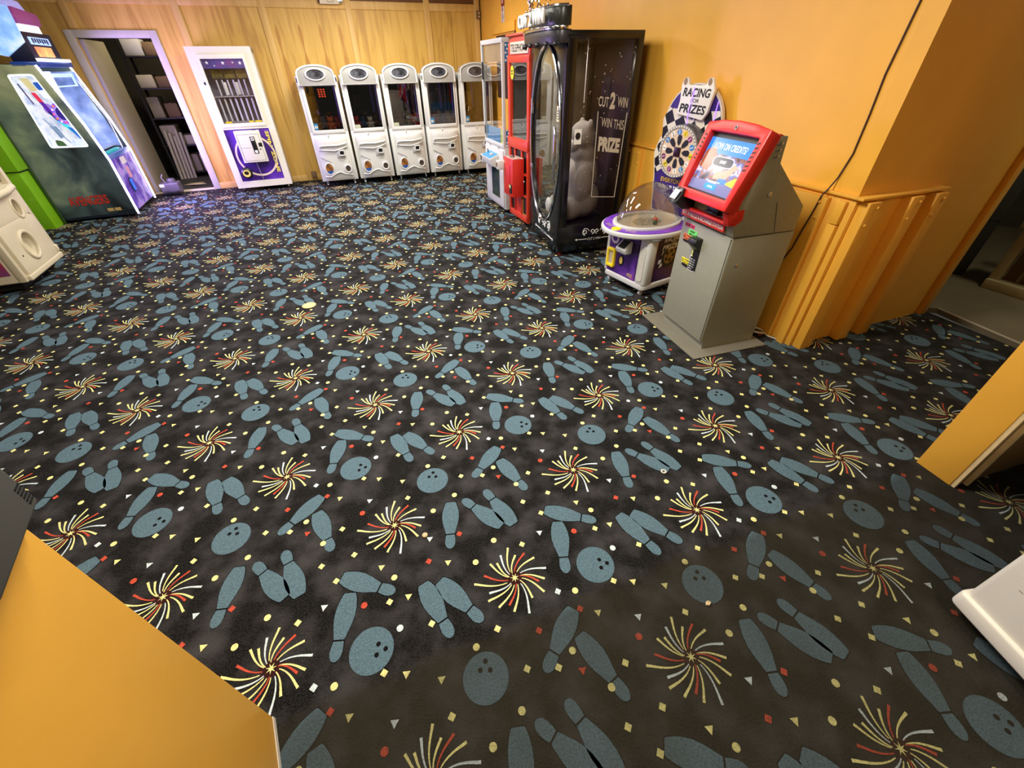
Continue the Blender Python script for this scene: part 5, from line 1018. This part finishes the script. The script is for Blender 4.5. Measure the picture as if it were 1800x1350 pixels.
# vertical notice sign on the right wall
t = thing('wall_sign', 'narrow white sign with a red head high on the orange wall', 'sign', rwp(1.25, 2.12, -.001), RWA)
bx('sign_panel', mat('sign_white', (206, 192, 170), .5), t, -.075, .075, -.006, 0, .0, .245, .012); bx('sign_head', mat('sign_dark_red', (130, 24, 16), .5), t, -.075, .075, -.007, 0, .245, .40, .004); MB().prism(elp(0, .305, .045, .035, 20), -.009, -.006).build('head_disc', mat('sign_pink', (200, 150, 130), .5), t); MB().prism([(-.012, .245), (.012, .245), (.012, .215), (.024, .215), (0, .17), (-.024, .215), (-.012, .215)], -.0085, -.006).build('arrow', mat('sign_dark_red', (130, 24, 16)), t)
for k, l in enumerate(('IN', 'CASE', 'OF', 'A', 'FIRE')): text('lettering', l, mat('sign_ink', (60, 46, 34), .6), t, (0, -.0075, .145 - .029*k), (1,0,0), (0,0,1), width=.025*len(l), height=.019, bold=.02)
# emergency light above the cranes
p = fwp(-2.97, 2.44); t = thing('emergency_light', 'white emergency light fixture on the top rail, cut by the upper picture edge', 'light fixture', p, FWA)
MB().prism(rpoly([(-.16, .0), (-.13, -.0), (.13, .0), (.17, .05), (.17, .16), (-.16, .16)], .03, 4), -.075, 0).build('housing', mat('fixture_cream', (226, 216, 190), .4), t, .008); frame_ring('label_frame', mat('label_grey', (150, 142, 120), .5), t, (-.05, .05, .02, .10), (-.042, .042, .028, .092), -.078, -.074, 0); MB().ell((-.165, -.05, .03), (.02, .025, .025), 10, 8).build('test_lamp', mat('dark_red_lamp', (80, 20, 12), .4), t); MB().lathe([(0, -.03), (.04, -.025), (.045, 0)], (.15, -.055, .05), 14, 'y').build('lamp_head', CHROME, t)
# outlets
p = fwp(-3.90, .035); t = thing('wall_outlet', 'small metal outlet box at the foot of the plywood wall', 'outlet', p, FWA)
bx('box', mat('outlet_brown', (122, 92, 52), .5), t, -.045, .045, -.03, 0, 0, .115, .004); 
for zz in (.035, .078): MB().lathe([(0, -.036), (.016, -.034), (.018, -.03)], (0, 0, zz), 12, 'y').build('socket', CHROME, t)
p = fwp(-.525, 2.30, -.021); t = thing('junction_box', 'small metal junction box on the corner batten', 'junction box', p, FWA)
bx('box', mat('outlet_brown', (122, 92, 52)), t, -.04, .04, -.035, 0, 0, .11, .004)
for zz in (.03, .075): MB().lathe([(0, -.041), (.016, -.039), (.018, -.035)], (0, 0, zz), 12, 'y').build('socket', CHROME, t)
# things lying on the carpet
def disc(name, x, y, r, m, label, cat, hole=False):
    if hole: return tag(MB().ring([(x + a, y + b) for a, b in elp(0, 0, r, r, 20)], [(x + a, y + b) for a, b in elp(0, 0, r*.5, r*.5, 20)], .003, .006, 'z').build(name, m), label, cat)
    pr_ = [(0, .0075), (r*.8, .0075), (r, .005), (r, .003)]
    o = MB().lathe(pr_, (x, y, 0), 20).build(name, m); return tag(o, label, cat)
d = disc('paper_disc', -1.765, 3.262, .058, mat('disc_tan', (214, 186, 130), .6), 'pale tan disc lying on the carpet in mid floor', 'disc'); MB().prism([(-1.80, 3.248), (-1.745, 3.238), (-1.735, 3.276), (-1.79, 3.284)], .0076, .0085, 'z').build('disc_print', mat('disc_print', (226, 214, 140), .6), d)
disc('washer', 0.758, 1.347, .014, mat('washer_pale', (206, 200, 186), .5), 'small pale ring lying on the lower right carpet', 'ring', True)
disc('button', -0.396, 1.015, .0125, mat('button_tan', (190, 164, 120), .5), 'small tan button lying on a printed burst in the foreground', 'button')
o = MB().add([(0.733 + a, 0.704 + b, .004 + c) for a, b, c in ((-.012,-.004,0),(.002,-.008,.002),(.012,.004,.004),(.004,.012,.001),(-.008,.006,.005))], [(0,1,2,3,4)]).build('paper_scrap', mat('scrap', (206, 180, 140), .7)); md = o.modifiers.new('s', 'SOLIDIFY'); md.thickness = .001; tag(o, 'tiny crumpled paper scrap beside a printed ball in the soiled foreground', 'scrap')
# grey device on the left opening wall
t = thing('wall_device', 'dark grey plastic device on the left wall edge, cut by the picture', 'wall device', (-0.773, 0.378, 0), -58.9)
DGR = mat('device_grey', (74, 73, 70), .5, bump=.05, bscale=300)
bx('back_shell', mat('device_back', (104, 100, 92), .5), t, -.004, .19, .0, .022, 1.085, 1.42, .008, 3); bx('front_shell', DGR, t, .006, .19, .02, .045, 1.112, 1.42, .008, 3)
for k in range(6): bx('vent', BLACK, t, .012, .028, .0445, .046, 1.126 + .006*k, 1.129 + .006*k)
# white cabinet at the lower right
t = thing('white_cabinet', 'corner of a white cabinet in the lower right foreground', 'cabinet', (1.594, .687, 0), -84.9)
WC = mat('cabinet_white', (232, 228, 214), .45, var=.03, scale=5)
bx('body', WC, t, .012, .80, .014, .6, .055, 1.05, .02, 4); MB().prism(rpoly(rect(0, .82, 0, .62), .03, 5), .055, .125, 'z').build('base_flange', WC, t, .012, 3); casters(t, [(.1, .1), (.7, .1), (.1, .5), (.7, .5)], .024, BLACK)
for y_, z_ in ((.08, .28), (.13, .24)): bx('mark', mat('pencil_mark', (150, 140, 120), .7), t, y_, y_ + .012, .0135, .0145, z_, z_ + .003)
# coiled cable behind the kiosk
pts = []
for i in range(40): a = 2*PI*i/20; pts.append((1.86 + .055*math.cos(a), 2.66 + .04*math.sin(a) , .010 + .03*abs(math.sin(a/2)) + .004*(i//20)))
o = MB().tube(pts + [(1.92, 2.62, .008), (1.96, 2.57, .01), (2.0, 2.52, .05)], .0055, 8).build('coiled_cable', mat('cable_white', (200, 192, 176), .5)); tag(o, 'pale coiled cable on the floor behind the kiosk', 'cable')
# grey appliance standing at the doorway
p = fwp(-6.25, 0, -.16); t = thing('floor_appliance', 'small dark grey appliance standing at the left foot of the doorway', 'appliance', (p.x, p.y, 0), FWA)
AG = mat('appliance_grey', (92, 86, 96), .4)
bx('body', AG, t, -.02, .25, -.10, .12, .03, .19, .02, 3); bx('intake', BLACK, t, .0, .24, -.115, -.09, .015, .075, .012); MB().lathe([(.06, 0), (.065, .04), (.05, .07)], (.14, .03, .17), 18).build('hood', AG, t); bx('label', WPRINT, t, -.015, .05, -.103, -.098, .14, .18); MB().tube([(.06, .0, .19), (.03, .0, .26), (.06, .02, .31)], .008, 8).build('handle', mat('appliance_pale', (150, 144, 150), .4), t); bx('foot_pad', BLACK, t, .0, .23, -.09, .11, 0, .03)
# store room: shelving rack and what stands on it
t = thing('shelving_rack', 'black metal shelving rack seen through the open doorway', 'shelf', (fwp(-6.05, 0, 1.35).x, fwp(-6.05, 0, 1.35).y, 0), FWA)
RK = mat('rack_black', (26, 24, 22), .5)
SHZ = [.10, .55, .98, 1.42, 1.86]
for x in (-.30, .62, 1.5):
    for y in (0, .42): bx('post', RK, t, x - .018, x + .018, y - .018, y + .018, .002, 2.3)
for z in SHZ: bx('shelf_board', RK, t, -.31, 1.52, -.02, .44, z - .02, z)
BOXC = [((196, 186, 156), 'cream'), ((150, 116, 70), 'brown'), ((206, 204, 196), 'white'), ((120, 96, 62), 'tan'), ((160, 150, 120), 'beige')]
ORD = ['leftmost', 'second', 'third', 'fourth', 'fifth', 'sixth', 'seventh', 'eighth', 'ninth', 'tenth']; rb = random.Random(21); names = ['bottom', 'second', 'third', 'fourth', 'top']
for si, z in enumerate(SHZ):
    x = -.26; bi = 0
    while x < 1.3:
        wd_ = rb.uniform(.14, .30); h_ = rb.uniform(.12, .32); c, cn_ = BOXC[rb.randrange(5)]
        lp_ = fwp(-6.05 + x, z, 1.35 + .04); o = thing('storage_box', f'{cn_} cardboard box, {ORD[bi]} on the {names[si]} shelf of the store room rack', 'box', (lp_.x, lp_.y, z + .0005), FWA, 'boxes on the store room rack')
        bx('carton', mat(f'box_{cn_}', c, .7, var=.05), o, 0, wd_, 0, .32, 0, h_, .004); bx('lid_flap', mat(f'flap_{cn_}', tuple(int(v*.9) for v in c), .7), o, .004, wd_ - .004, .005, .315, h_, h_ + .004); bx('tape', mat('box_tape', (176, 150, 100), .4), o, wd_/2 - .02, wd_/2 + .02, -.001, .32, h_ + .0005, h_ + .005)
        x += wd_ + rb.uniform(.02, .10); bi += 1
for k in range(5):
    q = fwp(-6.28 + .055*k, 0, 1.22 + .012*k); o = MB().tube([(q.x, q.y, .003), (q.x + .03, q.y + .06, .80 - .05*(k % 3))], .024, 12).build('paper_roll', mat('roll_pale', (196, 188, 164), .7)); tag(o, ORD[k] + ' of the pale paper rolls leaning on the store room rack', 'paper roll', 'paper rolls by the rack')
q = fwp(-5.95, .004, .55); o = MB().add([(q.x + a, q.y + b, .004 + c) for a, b, c in ((-.2,-.05,0),(.05,-.10,.02),(.22,-.02,.01),(.10,.08,.03),(-.12,.07,.015))], [(0,1,2,3,4)]).build('paper_sheet', mat('sheet_tan', (190, 176, 130), .8)); md = o.modifiers.new('s', 'SOLIDIFY'); md.thickness = .003; tag(o, 'crumpled tan paper on the store room floor', 'paper')
lp_ = fwp(-5.6, 2.78, 1.0); area_light('store_fill_light', lp_.x, lp_.y, 2.78, .4, .2, 16, (1, .86, .62), R(FWA))  # lamp and housing added to light the goods in the store room
t = thing('store_fill_lamp', 'plain fill lamp added in the store room', 'ceiling light', (lp_.x, lp_.y, CEIL), FWA); bx('housing', WHITE, t, -.24, .24, -.13, .13, -.045, 0); bx('diffuser', mat('lamp_diffuser', (255, 240, 214)), t, -.2, .2, -.1, .1, -.06, -.045)
# side room: dark cabinet and pale timber stand
t = thing('dark_cabinet', 'dark grey cabinet in the side room beyond the right doorway', 'cabinet', (4.06, 3.80, 0), -38)
bx('body', mat('cab_dark', (44, 44, 38), .5), t, 0, .28, .0, .55, .03, .95, .006); bx('plinth', BLACK, t, .01, .27, .02, .53, .004, .03); bx('door_line', BLACKM, t, .0, .28, -.002, 0, .50, .51)
t = thing('timber_stand', 'pale timber stand on the concrete floor beyond the right doorway', 'stand', (4.245, 3.40, 0), -66)
TP = mat('pale_timber', (178, 168, 128), .6, var=.06)
bx('sill', TP, t, 0, .75, -.02, .14, .005, .085, .006); bx('post', TP, t, .0, .07, .02, .09, .085, .52, .004); bx('post', TP, t, .62, .69, .02, .09, .085, .52, .004); bx('top_board', TP, t, -.02, .75, -.03, .30, .52, .60, .006); bx('back_board', mat('brown_board', (104, 84, 56), .7), t, .07, .7, .10, .14, .085, .52); bx('brace', mat('brown_board2', (130, 112, 78), .7), t, .16, .18, .06, .10, .085, .52)
o = MB()
for k in range(5): o.tube([(4.62 + .05*k, 3.52 - .03*k, .605 + .03*(k % 2)), (4.66 + .05*k, 3.60 - .04*k, .66 + .02*k), (4.72 + .04*k, 3.62 - .05*k, .615)], .018, 8)
tag(o.build('metal_fittings', mat('dark_chrome', (120, 116, 104), .25, metal=1.0)), 'jumble of dark shiny metal fittings on the timber stand', 'metal parts', kind='stuff')

area_light('side_fill_light', 4.25, 2.45, CEIL - .075, .5, .25, 13, (1.0, .90, .68), R(20))  # lamp with housing, added to lift the dark side room and doorway
t = thing('side_fill_lamp', 'plain fill lamp added in the side room beyond the right doorway', 'ceiling light', (4.25, 2.45, CEIL), 20); bx('housing', WHITE, t, -.29, .29, -.155, .155, -.05, 0); bx('diffuser', mat('lamp_diffuser', (255, 240, 214)), t, -.25, .25, -.125, .125, -.062, -.05)
